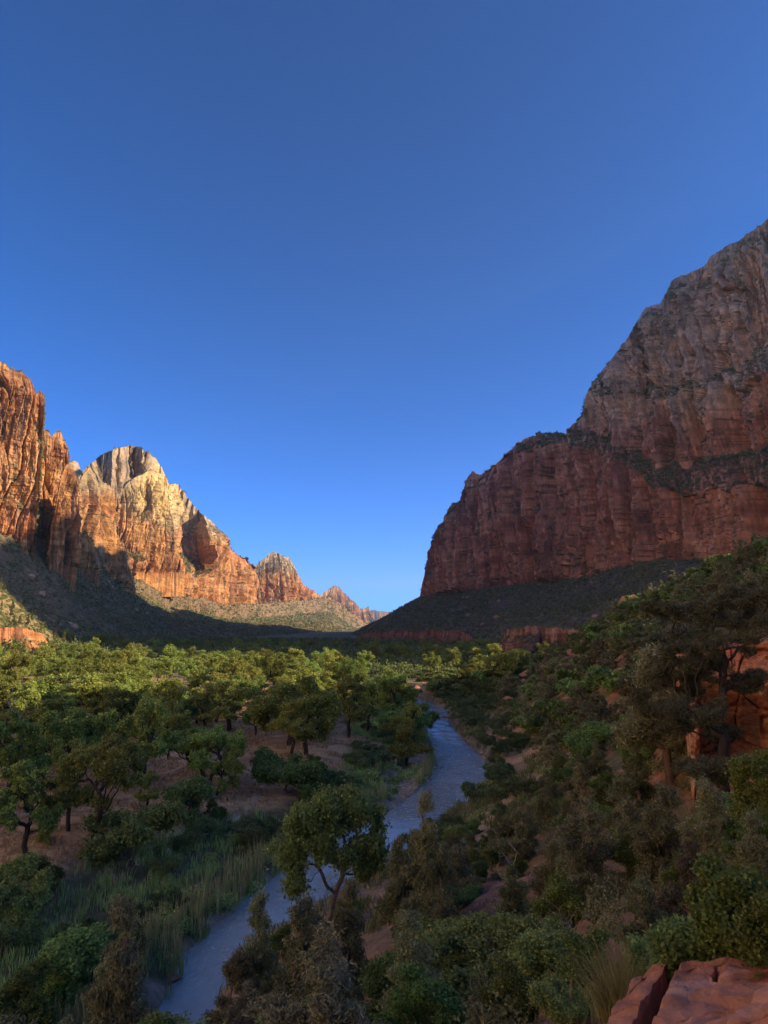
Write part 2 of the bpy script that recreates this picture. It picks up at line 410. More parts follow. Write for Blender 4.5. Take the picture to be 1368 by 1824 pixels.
east(100, 168, [(100,860),(108,826),(118,820),(127,824),(134,838),(145,850),(168,870)], [(100,1450),(168,1500)], 14, relief=1, big=6, back=100,
     pale=[(0,1000),(300,1000)], tint=(1.25,1.25,1.25), basey=[(0,980),(300,980)])
east(122, 240, [(122,1000),(125,900),(129,862),(138,840),(146,832),(154,838),(161,850),(164,862),(172,857),(180,862),(192,868),(195,884),(196,930),(204,960),(216,985),(232,1020),(240,1050)],
     [(122,900),(170,950),(240,1080)], 15, relief=.9, big=14, bigL=42, back=110, pale=[(100,880),(200,880),(300,960)], slope=78)
east(192, 330, [(192,1010),(196,900),(203,878),(220,858),(240,846),(262,836),(278,846),(288,868),(298,905),(304,940),(312,975),(330,1010)],
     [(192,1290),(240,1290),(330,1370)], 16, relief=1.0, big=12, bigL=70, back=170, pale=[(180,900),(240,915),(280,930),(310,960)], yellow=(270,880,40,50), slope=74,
     basey=[(150,1020),(330,1020)])
DOME = [(118,885),(126,850),(140,830),(160,815),(187,798),(215,792),(240,798),(262,815),(275,832),(288,858),(292,862),(305,863),(320,879),(340,905),(365,926),
        (385,950),(400,968),(412,984),(430,993),(440,1003),(450,1014),(458,1028),(463,1060),(466,1100)]
east(118, 466, DOME, [(118,1180),(200,1230),(250,1260),(300,1440),(400,1710),(466,1930)], 17, relief=1.35, big=26, bigL=120, back=260,
     levels=[([(118,985),(200,992),(235,1000),(270,1008),(310,1012),(340,1022),(360,1030),(380,960),(466,1000)], 78, False),
             ([(118,975),(200,965),(240,962),(290,982),(330,998),(360,1018),(380,955),(466,1000)], 22, True),
             ([(118,900),(160,860),(215,850),(290,900),(340,930),(400,985),(466,1010)], 74, False),
             (DOME, 62, False)],
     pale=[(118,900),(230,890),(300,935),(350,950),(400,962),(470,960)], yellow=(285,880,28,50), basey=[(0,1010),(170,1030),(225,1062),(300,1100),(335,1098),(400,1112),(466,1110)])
CPK = [(436,1105),(444,1030),(452,1008),(465,997),(478,987),(486,983),(498,988),(512,994),(520,1008),(528,1022),(540,1040),(560,1055),(572,1064),(584,1078),(592,1090),(600,1102),(606,1112)]
east(436, 606, CPK, [(436,2300),(500,2380),(606,2680)], 18, relief=1.9, big=40, bigL=150, back=420,
     levels=[([(436,1060),(460,1030),(500,1012),(530,1035),(560,1060),(606,1115)], 76, False), (CPK, 55, False)],
     pale=[(436,1020),(480,1014),(530,1018),(606,1020)], palew=10, basey=[(400,1110),(606,1118)], step=.9, rowstep=1.0)
east(565, 660, [(565,1075),(575,1056),(586,1050),(596,1043),(603,1044),(612,1056),(622,1064),(634,1074),(640,1084),(648,1084),(654,1080),(659,1092),(660,1120)],
     [(565,4600),(660,5000)], 19, relief=4.5, big=90, bigL=350, back=900, basey=[(500,1125),(700,1125)], step=.7, rowstep=.8, slope=66, crestrough=.45, tint=(.8,.88,1.05))  # tint paints some distance haze into this peak's colour
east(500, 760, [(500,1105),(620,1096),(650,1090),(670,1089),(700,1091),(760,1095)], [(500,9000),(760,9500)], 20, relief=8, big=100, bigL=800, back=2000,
     basey=[(500,1120),(800,1120)], step=1.2, rowstep=1, crestrough=.4, tint=(.8,.95,1.2))  # bluish tint puts haze into the far ridge's colour
# low rock bands at the foot of the right slope
wall('rock_ledge', px0=885, px1=1085, step=1.1, seed=31, relief=.42, big=7, bigL=60, ledges=3.5, redc=(.30,.115,.08), orangec=(.38,.19,.125), base=[(885,1164),(1000,1163),(1085,1150)],
     dbase=[(885,455),(930,430),(1000,420),(1085,410)], levels=[([(885,1163),(900,1130),(905,1121),(960,1116),(1000,1119),(1050,1121),(1070,1132),(1085,1149)], 80, False)], back=40, rowstep=.9)
wall('rock_ledge', px0=625, px1=850, step=1.1, seed=32, relief=.5, big=9, bigL=80, ledges=3.5, redc=(.30,.115,.08), orangec=(.38,.19,.125), base=[(625,1142),(850,1143)],
     dbase=[(625,1060),(700,840),(850,640)], levels=[([(625,1141),(640,1133),(662,1125),(680,1126),(705,1122),(740,1124),(760,1120),(800,1124),(820,1122),(836,1130),(850,1142)], 78, False)], back=40, rowstep=.9)
# low lit bluff on the left
wall('rock_ledge', px0=-500, px1=100, step=1.1, seed=33, relief=.35, big=5, bigL=35, base=[(-500,1168),(40,1165),(84,1160),(100,1158)],
     dbase=[(-500,300),(0,352),(100,372)], levels=[([(-500,1110),(0,1118),(30,1116),(55,1122),(72,1128),(82,1142),(100,1157)], 76, False)], back=40, rowstep=.9)
# unseen canyon wall behind and right of the camera, shaped to shade the foreground
def side_wall(pl, c1=RED, c2=ORANGE):
    n = 160; m = 40
    p = np.array(pl, float); t = np.linspace(0, len(p)-1, n)
    bx = np.interp(t, range(len(p)), p[:, 0]); by = np.interp(t, range(len(p)), p[:, 1]); hh = np.interp(t, range(len(p)), p[:, 2])
    tx, ty = np.gradient(bx), np.gradient(by); l = np.hypot(tx, ty); nx, ny = ty/l, -tx/l
    prof = [(-260, 0.0), (-120, 0.25), (-90, 0.3), (-60, 0.85), (-20, 1.0), (60, 1.0), (140, 0.8), (400, 0.0)]
    q = np.linspace(0, len(prof)-1, m); d = np.interp(q, range(len(prof)), [a[0] for a in prof]); f = np.interp(q, range(len(prof)), [a[1] for a in prof])
    X = bx[:, None]+nx[:, None]*d; Y = by[:, None]+ny[:, None]*d; Z = hh[:, None]*f[None, :]
    nn = fbm(X/60, Y/60, Z/90, 4, 77); X += nx[:, None]*nn*25; Y += ny[:, None]*nn*25; Z = Z+fbm(X/40, Y/40, None, 4, 78)*6*f
    col = mixc(c1, c2, np.clip(.5+fbm(X/20, Z/20, Y/20, 3, 79), 0, 1))
    obj('cliff', mesh_from('cliff', np.stack([X, Y, Z], -1).reshape(-1, 3), grid_faces(n, m), col.reshape(-1, 3), [M_ROCK]), kind='structure')
OCC = [(640, -40, 0), (600, -34, 250), (545, -46, 292), (520, -130, 297), (500, -250, 270), (480, -380, 120), (440, -600, 60), (300, -900, 40), (0, -1100, 30)]
side_wall(OCC)
# unseen east wall beside and behind the camera, added pale to bounce warm light
side_wall([(-60, -1050, 300), (-250, -900, 380), (-330, -600, 400), (-345, -300, 390), (-350, -100, 400), (-355, 60, 390), (-380, 170, 370), (-420, 260, 330), (-500, 330, 250)][::-1], (.70, .56, .38), (.76, .64, .46))
# ------------------------------------------------------------------ valley floor, river bed and near slopes
RIVER = [(-15.0,30,2.6),(-13.9,45,1.8),(-13.3,52,1.7),(-13.2,59,2.2),(-10.8,65,3.2),(-8.3,71.5,3.8),(-5.2,79,4.3),(-1.4,86,4.4),(3.6,96,4.2),(9.0,108,4.4),(13.2,122,4.9),
         (14.6,139,4.5),(14.0,160,3.9),(13.6,183,3.3),(14.5,202,3.6),(14.0,220,3.8),(10.5,240,3.0),(5.0,265,3.2),(-5,300,3.5),(-20,350,4),(-40,420,4),(-45,520,4),(-25,650,4),(0,850,4),(20,1200,5)]
SIDE = [(9.5,148,0.6),(7.2,139,1.2),(5.0,128,1.5),(3.2,118,1.6),(2.4,108,1.5),(2.6,101,1.3),(3.8,96,1.2)]       # the gravel side channel
def chan(pts):
    p = np.array(pts, float); q = []
    for i in range(len(p)-1):
        k = max(2, int(np.hypot(*(p[i+1]-p[i])[:2])/2.0))
        for t in np.linspace(0, 1, k, endpoint=False):
            a = p[max(i-1, 0)]; b = p[i]; c = p[i+1]; d = p[min(i+2, len(p)-1)]
            q.append(0.5*((2*b)+(c-a)*t+(2*a-5*b+4*c-d)*t*t+(3*b-a-3*c+d)*t**3))
    q.append(p[-1]); return np.array(q)
RV, SD = chan(RIVER), chan(SIDE)
def edge_dist(x, y, line):
    """signed distance beyond the water's edge (negative in the water), and the side (-1 left, 1 right)"""
    sh = np.shape(x); x = np.ravel(x); y = np.ravel(y); out = np.empty(len(x)); side = np.empty(len(x))
    t = np.gradient(line[:, 0]), np.gradient(line[:, 1])
    for i in range(0, len(x), 20000):
        xs, ys = x[i:i+20000, None], y[i:i+20000, None]
        dx, dy = xs-line[None, :, 0], ys-line[None, :, 1]
        d = np.hypot(dx, dy); j = d.argmin(1); r = np.arange(len(j))
        out[i:i+20000] = d[r, j]-line[j, 2]
        side[i:i+20000] = np.sign(dx[r, j]*t[1][j]-dy[r, j]*t[0][j])
    return out.reshape(sh), side.reshape(sh)
CP = []
def cp(px, py, z): x, y = on_z(px, py, z); CP.append((x, y, z))
def cd(px, py, d): CP.append(at_dist(px, py, d))
# terrace on the left (grass under the cottonwoods)
for a in [(0,1560,3.4),(100,1540,3.4),(165,1510,3.4),(300,1460,3.4),(420,1430,3.5),(500,1410,3.4),(590,1365,3.3),(670,1325,3.2),(0,1480,3.6),(150,1430,3.6),(300,1370,3.6),(450,1340,3.6),
          (560,1310,3.5),(0,1350,4.2),(200,1300,4),(400,1270,4),(600,1270,3.6),(300,1220,5),(0,1250,6),(500,1215,4.5),(690,1225,3.4)]: cp(*a)
# low flood plain left of the water
for a in [(0,1640,1.6),(80,1600,1.6),(200,1570,1.5),(300,1520,1.4),(420,1480,1.4),(520,1460,1.3),(620,1400,1.2),(690,1350,1.1),(730,1320,1.1),(0,1720,1.3),(150,1680,1.2),(150,1780,1.3),(0,1824,1.6),(250,1640,1.1),
          (400,1560,1.0),(600,1460,.8)]: cp(*a)
# right bank and the near slope down from the path
for a in [(690,1600,2.6),(660,1660,4.5),(560,1640,3.0),(760,1540,2.8),(830,1470,2.6),(880,1400,2.4),(940,1370,3.4),(880,1330,2.2),(840,1290,2.0),(860,1250,2.2),(900,1290,3.6),(930,1330,4.2),
          (990,1330,6.0),(1000,1420,6.5),(900,1500,5.5),(850,1580,6.5)]: cp(*a)
CP += [(0,0,24.3),(3,4,22.3),(-4,3,22.0),(-1,9,19.0),(-6,14,15.6),(0,18,16.5),(-8,24,11.5),(0,28,11.0),(-5,36,6.6),(2,40,7.0),(-12,36,3.2),(-14,20,10),(-30,10,8),(-22,36,1.8),(-40,20,4),(-60,40,3),
       (4.0,8.2,20.5),(5,5.5,21.6),(6.2,9.8,20.3),(8,13,19.0),(3.0,14,18.2),(12,14,20.5),(9,8,22),(20,15,26),(16,24,19.5),(10,22,15.8),(5,28,12.2),(12,33,13.2),(20,35,16.4),(8,45,8.4),(16,48,11.5),(25,46,15.5),(27,54,22.5),(35,60,25),
       (40,40,26),(40,20,34),(60,60,34),(14,62,7.0),(22,70,9.5),(18,85,5.5),(26,95,7.5),(35,80,16),(50,90,28),(36,115,11),(26,130,4.6),(48,130,20),(30,160,5.0),(44,170,13),(62,170,27),(34,200,5.0),
       (50,215,13),(75,220,28),(95,240,30),(110,210,39),(90,150,43),(80,100,44),(130,150,60),(30,240,3.5),(55,260,8.5),(40,300,3.5),(90,280,17),(130,270,30),(180,260,42),(200,200,60),
       (110,330,10),(200,330,20),(60,380,4),(0,-60,34),(60,-40,50),(200,0,90),(-80,-60,10),(-150,0,6),(100,-200,60),(-200,-200,8),(400,300,60),(600,300,70),(400,0,120),(250,100,90)]
CP += [(-60,150,4.5),(-110,150,6),(-150,200,9),(-120,260,7),(-90,330,5.5),(-163,285,9),(-150,320,7),(-186,330,27),(-207,366,47),(-192,368,33),(-176,362,14),(-158,352,7),(-250,345,62),(-300,330,80),(-400,300,110),(-250,250,40),(-210,260,24),(-120,80,5),(-200,100,15),(-80,60,3.4),
       (-235,400,36),(-190,405,10),(-130,450,5),(-50,450,3.2),(50,500,4),(-100,600,4),(100,550,4),(0,700,4),(-300,450,22),(200,450,8),(-100,1000,4),(60,1000,4),(0,1500,6),(-400,700,10),(400,700,10),
       (-1000,1500,10),(1000,1500,10),(-3000,4000,10),(3000,4000,10),(0,5000,10),(0,12000,10),(-3000,0,60),(3000,0,60),(0,-900,60),(0,2500,8)]
CPA = np.array(CP)
def _rbf():
    P = CPA[:, :2]; n = len(P); d = np.hypot(P[:, None, 0]-P[None, :, 0], P[:, None, 1]-P[None, :, 1])
    K = np.zeros((n+1, n+1)); K[:n, :n] = -d+np.eye(n)*-0.0; K[:n, n] = 1; K[n, :n] = 1
    K[:n, :n] += np.eye(n)*0.6
    return np.linalg.solve(K, np.append(CPA[:, 2], 0))
RBW = _rbf()
# edge of the terrace, a small eroded step
TER = np.array([(-60,52),(-40,57),(-31,60.5),(-28,66),(-23,77),(-17.5,84),(-12.5,90),(-7,108),(-1.5,128),(3,141),(6.0,152),(5,175)], float)
def ground_h(x, y, fine=True):
    x = np.asarray(x, float); y = np.asarray(y, float); sh = x.shape; xf, yf = x.ravel(), y.ravel()
    h = np.empty(len(xf))
    for i in range(0, len(xf), 40000):
        d = np.hypot(xf[i:i+40000, None]-CPA[None, :, 0], yf[i:i+40000, None]-CPA[None, :, 1])
        h[i:i+40000] = -d@RBW[:-1]+RBW[-1]
    h = h.reshape(sh)
    r = np.hypot(x, y)
    slope = sstep(3.8, 9, h)
    h = h+fbm(x/16, y/16, None, 4, 301)*(0.35+2.2*slope)*np.clip(r/25, .15, 1)+fbm(x/3.1, y/3.1, None, 3, 302)*(0.10+0.35*slope)
    near = (np.abs(x) < 90) & (y > 20) & (y < 420) | (np.hypot(x, y-500) < 480)
    d, side = np.full(sh, 50.0), np.zeros(sh)
    if near.any():
        d[near], side[near] = edge_dist(x[near], y[near], RV)
    d = d+fbm(x/3.5, y/3.5, None, 2, 303)*0.55
    h = np.where(d < 26, lerp(-0.9+np.clip(d, -2, 0)*0.2, np.maximum(h, 0.55), sstep(-1.2, 2.4, d)), h)
    nr2 = (np.abs(x-5) < 14) & (y > 85) & (y < 160)
    if nr2.any():
        d2 = edge_dist(x[nr2], y[nr2], SD)[0]
        h[nr2] = lerp(np.minimum(h[nr2], 0.12), h[nr2], sstep(-.3, 1.6, d2))
    return h
def h1(x, y): return float(ground_h(np.array([x]), np.array([y]))[0])

def zones(x, y, z):
    """which cover grows where: dry terrace, wet flood plain, gravel, slope"""
    d, side = edge_dist(x, y, RV)
    fp = (1-sstep(1.9, 2.8, z+fbm(x/5, y/5, None, 3, 310)*.4))*(y < 330)
    gr = (1-sstep(0.3, 1.6, d+fbm(x/2.5, y/2.5, None, 3, 311)*1.2))
    return d, side, fp, gr
def build_ground():
    u = np.linspace(-1, 1, 561); xs = 5+np.sinh(u*6.2)/np.sinh(6.2)*16000
    v = np.linspace(0, 1, 760); a = np.sinh(v*5.6-1.15); ys = (a-a[0])/(a[-1]-a[0])*24900-900
    # finer rows over the first few hundred metres
    ys = np.unique(np.concatenate([np.linspace(-900, -20, 30), np.linspace(-20, 30, 40), np.linspace(30, 170, 300), np.linspace(170, 420, 240), 420*np.exp(np.linspace(0, 1, 110)*math.log(24000/420))]))
    xs = np.unique(np.concatenate([-np.exp(np.linspace(math.log(60), math.log(16000), 130)), np.linspace(-60, 60, 300), np.exp(np.linspace(math.log(60), math.log(16000), 130))]))
    X, Y = np.meshgrid(xs, ys); Z = ground_h(X, Y)
    Z = np.where(Y > 900, np.minimum(Z, 6), Z)
    d, side, fp, gr = zones(X, Y, Z)
    n1 = fbm(X/7, Y/7, None, 4, 320); n2 = fbm(X/1.6, Y/1.6, None, 3, 321)
    dry = mixc((0.44, 0.285, 0.16), (0.31, 0.185, 0.11), np.clip(.5+n1+.4*n2, 0, 1))
    wet = mixc((0.065, 0.075, 0.035), (0.12, 0.10, 0.055), np.clip(.4+n1+.4*n2, 0, 1))
    slo = mixc((0.38, 0.185, 0.11), (0.20, 0.12, 0.07), np.clip(.5+n1+.5*n2, 0, 1))
    gra = mixc((0.30, 0.25, 0.20), (0.16, 0.13, 0.10), np.clip(.5+n2, 0, 1))
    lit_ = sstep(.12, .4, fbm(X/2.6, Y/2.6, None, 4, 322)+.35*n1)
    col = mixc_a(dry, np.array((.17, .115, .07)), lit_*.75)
    col = mixc_a(col, slo, sstep(4.6, 8, Z+n1))
    col = mixc_a(col, wet, fp*(X < 60))
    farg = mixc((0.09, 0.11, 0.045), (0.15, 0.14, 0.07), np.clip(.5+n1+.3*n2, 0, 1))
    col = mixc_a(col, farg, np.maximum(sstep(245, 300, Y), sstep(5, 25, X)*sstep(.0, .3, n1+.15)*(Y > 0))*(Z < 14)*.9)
    col = mixc_a(col, mixc((0.20, 0.19, 0.085), (0.30, 0.20, 0.10), np.clip(.5+n1+.6*n2, 0, 1)), sstep(5, 7, Z)*(X < -115)*(Y > 200)*.9)
    sand = sstep(.1, .35, n1+.25)*(side > 0)*(1-sstep(4.8, 7, Z))*(Y < 230)*.7
    col = mixc_a(col, mixc((0.33, 0.235, 0.155), (0.26, 0.17, 0.11), np.clip(.5+n2, 0, 1)), sand*.8)
    col = mixc_a(col, gra, gr)
    col = mixc_a(col, np.zeros(3)+np.array((0.06, 0.055, 0.045)), (1-sstep(-.3, .15, d))*1.0)
    sd = np.full(X.shape, 9.0); m = (np.abs(X-5) < 14) & (Y > 85) & (Y < 160); sd[m] = edge_dist(X[m], Y[m], SD)[0]
    col = mixc_a(col, gra, (1-sstep(.2, 1.8, sd+.6*n2))*.9)
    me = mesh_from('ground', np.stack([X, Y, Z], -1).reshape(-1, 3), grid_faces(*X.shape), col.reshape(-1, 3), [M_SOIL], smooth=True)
    obj('ground', me, kind='structure')
    # worn footpaths over the terrace
    cells = []
    for k, pts in enumerate([[(400,1447),(440,1428),(462,1410),(470,1395),(452,1375),(420,1362)], [(590,1352),(640,1340),(660,1330),(650,1322),(610,1316),(560,1312)],
                 [(240,1490),(300,1472),(350,1452),(400,1447)], [(200,1395),(290,1380),(330,1360),(300,1345)]]):
        p = np.array([(*on_z(a, b, 3.5), 0.55) for a, b in pts]); q = chan(p)
        q = chan(q[::2]); t = np.stack([np.gradient(q[:, 0]), np.gradient(q[:, 1])], -1); t /= np.linalg.norm(t, axis=1, keepdims=True)
        nn = np.stack([t[:, 1], -t[:, 0]], -1); w = np.linspace(-1, 1, 7)
        wd = (0.5+0.2*fbm(q[:, 0]/2, q[:, 1]/2, None, 2, 330))[:, None]
        PX = q[:, 0][:, None]+nn[:, 0][:, None]*w*wd; PY = q[:, 1][:, None]+nn[:, 1][:, None]*w*wd
        PZ = ground_h(PX, PY)+0.10*(1-w**2)+0.02
        pc = mixc((0.40, 0.29, 0.19), (0.33, 0.22, 0.14), np.clip(.5+fbm(PX*1.3, PY*1.3, None, 2, 331), 0, 1))
        obj('footpath', mesh_from('footpath', np.stack([PX, PY, PZ], -1).reshape(-1, 3), grid_faces(*PX.shape), pc.reshape(-1, 3), [M_SOIL], smooth=True), kind='structure')
build_ground()

# ------------------------------------------------------------------ river
def build_river():
    m = bpy.data.materials.new('river_water'); m.use_nodes = True; nt = m.node_tree; L = nt.links; p = nt.nodes['Principled BSDF']
    p.inputs['Base Color'].default_value = (0.16, 0.18, 0.19, 1); p.inputs['Roughness'].default_value = 0.10; p.inputs['IOR'].default_value = 1.5
    a = nd(nt, 'ShaderNodeAttribute', attribute_name='col'); tc = nd(nt, 'ShaderNodeTexCoord')
    mp = nd(nt, 'ShaderNodeMapping'); mp.inputs['Scale'].default_value = (1, 0.62, 1); L.new(tc.outputs['Object'], mp.inputs[0])
    n1 = nd(nt, 'ShaderNodeTexNoise'); n1.inputs['Scale'].default_value = 2.2; n1.inputs['Detail'].default_value = 6; n1.inputs['Distortion'].default_value = .8
    n2 = nd(nt, 'ShaderNodeTexNoise'); n2.inputs['Scale'].default_value = 0.35; n2.inputs['Detail'].default_value = 3
    L.new(mp.outputs[0], n1.inputs[0]); L.new(mp.outputs[0], n2.inputs[0])
    sp = nd(nt, 'ShaderNodeSeparateColor'); L.new(a.outputs[0], sp.inputs[0])
    mu = nd(nt, 'ShaderNodeMath', operation='MULTIPLY'); L.new(n1.outputs[0], mu.inputs[0]); L.new(sp.outputs[0], mu.inputs[1])
    ad = nd(nt, 'ShaderNodeMath', operation='ADD'); L.new(mu.outputs[0], ad.inputs[0]); L.new(n2.outputs[0], ad.inputs[1])
    fo = nd(nt, 'ShaderNodeMapRange'); fo.inputs[1].default_value = .60; fo.inputs[2].default_value = .76; L.new(n1.outputs[0], fo.inputs[0])
    fm = nd(nt, 'ShaderNodeMath', operation='MULTIPLY'); fm.use_clamp = True; L.new(fo.outputs[0], fm.inputs[0]); L.new(sp.outputs[0], fm.inputs[1])
    cm = nd(nt, 'ShaderNodeMix', data_type='RGBA'); cm.inputs[6].default_value = (.24, .28, .285, 1); cm.inputs[7].default_value = (.75, .78, .8, 1)
    L.new(fm.outputs[0], cm.inputs[0]); L.new(cm.outputs[2], p.inputs['Base Color'])
    b = nd(nt, 'ShaderNodeBump'); b.inputs['Strength'].default_value = 0.85; b.inputs['Distance'].default_value = 0.5
    L.new(ad.outputs[0], b.inputs['Height']); L.new(b.outputs[0], p.inputs['Normal'])
    q = RV; t = np.stack([np.gradient(q[:, 0]), np.gradient(q[:, 1])], -1); t /= np.linalg.norm(t, axis=1, keepdims=True)
    k = 3; ker = np.ones(7)/7; t = np.stack([np.convolve(np.pad(t[:, i], k, mode='edge'), ker, 'valid') for i in (0, 1)], -1)
    nn = np.stack([t[:, 1], -t[:, 0]], -1); w = np.linspace(-1, 1, 41)
    X = q[:, 0][:, None]+nn[:, 0][:, None]*w*(q[:, 2][:, None]+1.6); Y = q[:, 1][:, None]+nn[:, 1][:, None]*w*(q[:, 2][:, None]+1.6)
    # riffles: rougher water in patches and along the bends
    rf = np.clip(0.55+1.1*fbm(X/7, Y/10, None, 3, 340)+0.6*np.exp(-((Y-125)/25)**2), 0.15, 1.6)*(.35+.65*sstep(84, 104, Y))
    Z = 0.02*fbm(X/1.2, Y/2.0, None, 3, 341)*rf
    obj('river', mesh_from('river', np.stack([X, Y, Z], -1).reshape(-1, 3), grid_faces(*X.shape), np.repeat(rf.reshape(-1, 1), 3, 1), [m], smooth=True), kind='structure')
    # shallow water in the side channel
    q = SD; t = np.stack([np.gradient(q[:, 0]), np.gradient(q[:, 1])], -1); t /= np.linalg.norm(t, axis=1, keepdims=True); nn = np.stack([t[:, 1], -t[:, 0]], -1)
build_river()
# ------------------------------------------------------------------ trees and bushes: growth
def grow(att, trunk, step, infl, kill, rs, trop=(0, 0, 0.1), jit=0.25, maxit=140):
    P = [np.array(t, float) for t in trunk]; par = [-1]+list(range(len(trunk)-1))
    A = np.array(att, float); PA = np.array(P)
    d = np.linalg.norm(A[:, None]-PA[None], axis=2); nn = d.argmin(1); nd_ = d[np.arange(len(A)), nn]
    trop = np.array(trop)
    for it in range(maxit):
        if not len(A): break
        act = nd_ < infl
        if not act.any():
            act = nd_ <= nd_.min()+1e-6
        ids = np.unique(nn[act]); new = []
        for i in ids:
            v = A[act & (nn == i)]-P[i]; v = v/(np.linalg.norm(v, axis=1, keepdims=True)+1e-9)
            u = v.mean(0)+trop+rs.normal(0, jit, 3)*.6; u /= np.linalg.norm(u)+1e-9
            P.append(P[i]+u*step); par.append(int(i)); new.append(len(P)-1)
        NP = np.array([P[j] for j in new])
        dn = np.linalg.norm(A[:, None]-NP[None], axis=2); j = dn.argmin(1); m = dn[np.arange(len(A)), j]
        up = m < nd_; nn = np.where(up, np.array(new)[j], nn); nd_ = np.where(up, m, nd_)
        keep = nd_ > kill; A, nn, nd_ = A[keep], nn[keep], nd_[keep]
    return np.array(P), np.array(par)
def radii(P, par, tip, ex=2.3, trunk_r=None):
    n = len(P); r = np.zeros(n); nc = np.zeros(n, int); size = np.ones(n)
    for i in range(n-1, 0, -1):
        if r[i] == 0: r[i] = tip**ex
        r[par[i]] += r[i]; nc[par[i]] += 1; size[par[i]] += size[i]
    r = r**(1/ex)
    if trunk_r: r = tip+(r-tip)*(trunk_r-tip)/(r[0]-tip)
    return r, nc, size
def tubes(P, par, r, sides=5, minr=0.0):
    n = len(P); kids = [[] for _ in range(n)]
    for i in range(1, n): kids[par[i]].append(i)
    V, Fc = [], []; cnt = 0
    ang = np.arange(sides)*2*math.pi/sides; cs, sn = np.cos(ang), np.sin(ang)
    starts = [(0, None)]
    while starts:
        i, p0 = starts.pop(); chain = ([p0] if p0 is not None else [])+[i]; rr = ([min(r[i]*1.05, r[p0])] if p0 is not None else [])+[r[i]]
        while kids[i]:
            k = sorted(kids[i], key=lambda q: -r[q]); 
            for q in k[1:]:
                if r[q] >= minr: starts.append((q, i))
            i = k[0]
            if r[i] < minr: break
            chain.append(i); rr.append(r[i])
        if len(chain) < 2: continue
        pts = P[chain]; T = np.gradient(pts, axis=0); T /= np.linalg.norm(T, axis=1, keepdims=True)+1e-9
        ref = np.array([0.3, 0.9, 0.1]) if abs(T[0][1]) < .8 else np.array([1., 0, .2])
        U = np.cross(T, ref); U /= np.linalg.norm(U, axis=1, keepdims=True)+1e-9; W = np.cross(T, U)
        R = np.array(rr)[:, None, None]
        ring = pts[:, None]+R*(U[:, None]*cs[None, :, None]+W[:, None]*sn[None, :, None])
        V.append(ring.reshape(-1, 3)); m = len(pts)
        a = np.arange(m*sides).reshape(m, sides)+cnt; b = np.roll(a, -1, axis=1)
        Fc.append(np.stack([a[:-1], b[:-1], b[1:], a[1:]], -1).reshape(-1, 4)); cnt += m*sides
    return np.concatenate(V), np.concatenate(Fc)
def cards(c, ax, ln, wd, rs, bend=0.0):
    """leaf-shaped quads: centre, long axis, half length, half width"""
    n = len(c); t = rs.normal(0, 1, (n, 3)); b = np.cross(ax, t); b /= np.linalg.norm(b, axis=1, keepdims=True)+1e-9
    ln = np.broadcast_to(ln, n)[:, None]; wd = np.broadcast_to(wd, n)[:, None]
    nrm = np.cross(ax, b)
    v = np.stack([c-ax*ln, c+b*wd+nrm*wd*bend, c+ax*ln, c-b*wd+nrm*wd*bend], 1)
    return v.reshape(-1, 3), np.arange(n*4).reshape(n, 4)
def rdir(rs, n, up=0.0, flat=1.0):
    v = rs.normal(0, 1, (n, 3)); v[:, 2] = v[:, 2]*flat+up
    return v/(np.linalg.norm(v, axis=1, keepdims=True)+1e-9)
def lobes(rs, spec, n):
    """points inside a union of ellipsoids, denser towards their skins"""
    out = []; w = np.array([s[3]*s[4]*s[5] for s in spec])**0.75; w = w/w.sum()
    for s, k in zip(spec, rs.multinomial(n, w)):
        d = rdir(rs, k); rad = rs.uniform(0.45, 1, (k, 1))**0.6
        out.append(np.array(s[:3])+d*rad*np.array(s[3:6]))
    return np.concatenate(out)
def leafcol(rs, n, base, alt, spread=0.28, altp=0.3):
    t = (rs.random(n) < altp)*rs.random(n)
    c = mixc(base, alt, t)*(1+rs.normal(0, spread, (n, 1))).clip(.35, 1.9)
    return np.repeat(c, 4, 0)
BARKC = {'grey': (0.15, 0.12, 0.095), 'dark': (0.06, 0.045, 0.038), 'red': (0.17, 0.10, 0.07), 'pale': (0.36, 0.32, 0.29)}
def barkcol(rs, V, c):
    return np.array(c)*(1+0.35*fbm(V[:, 0]*3, V[:, 1]*3, V[:, 2]*1.2, 3, 5)[:, None])
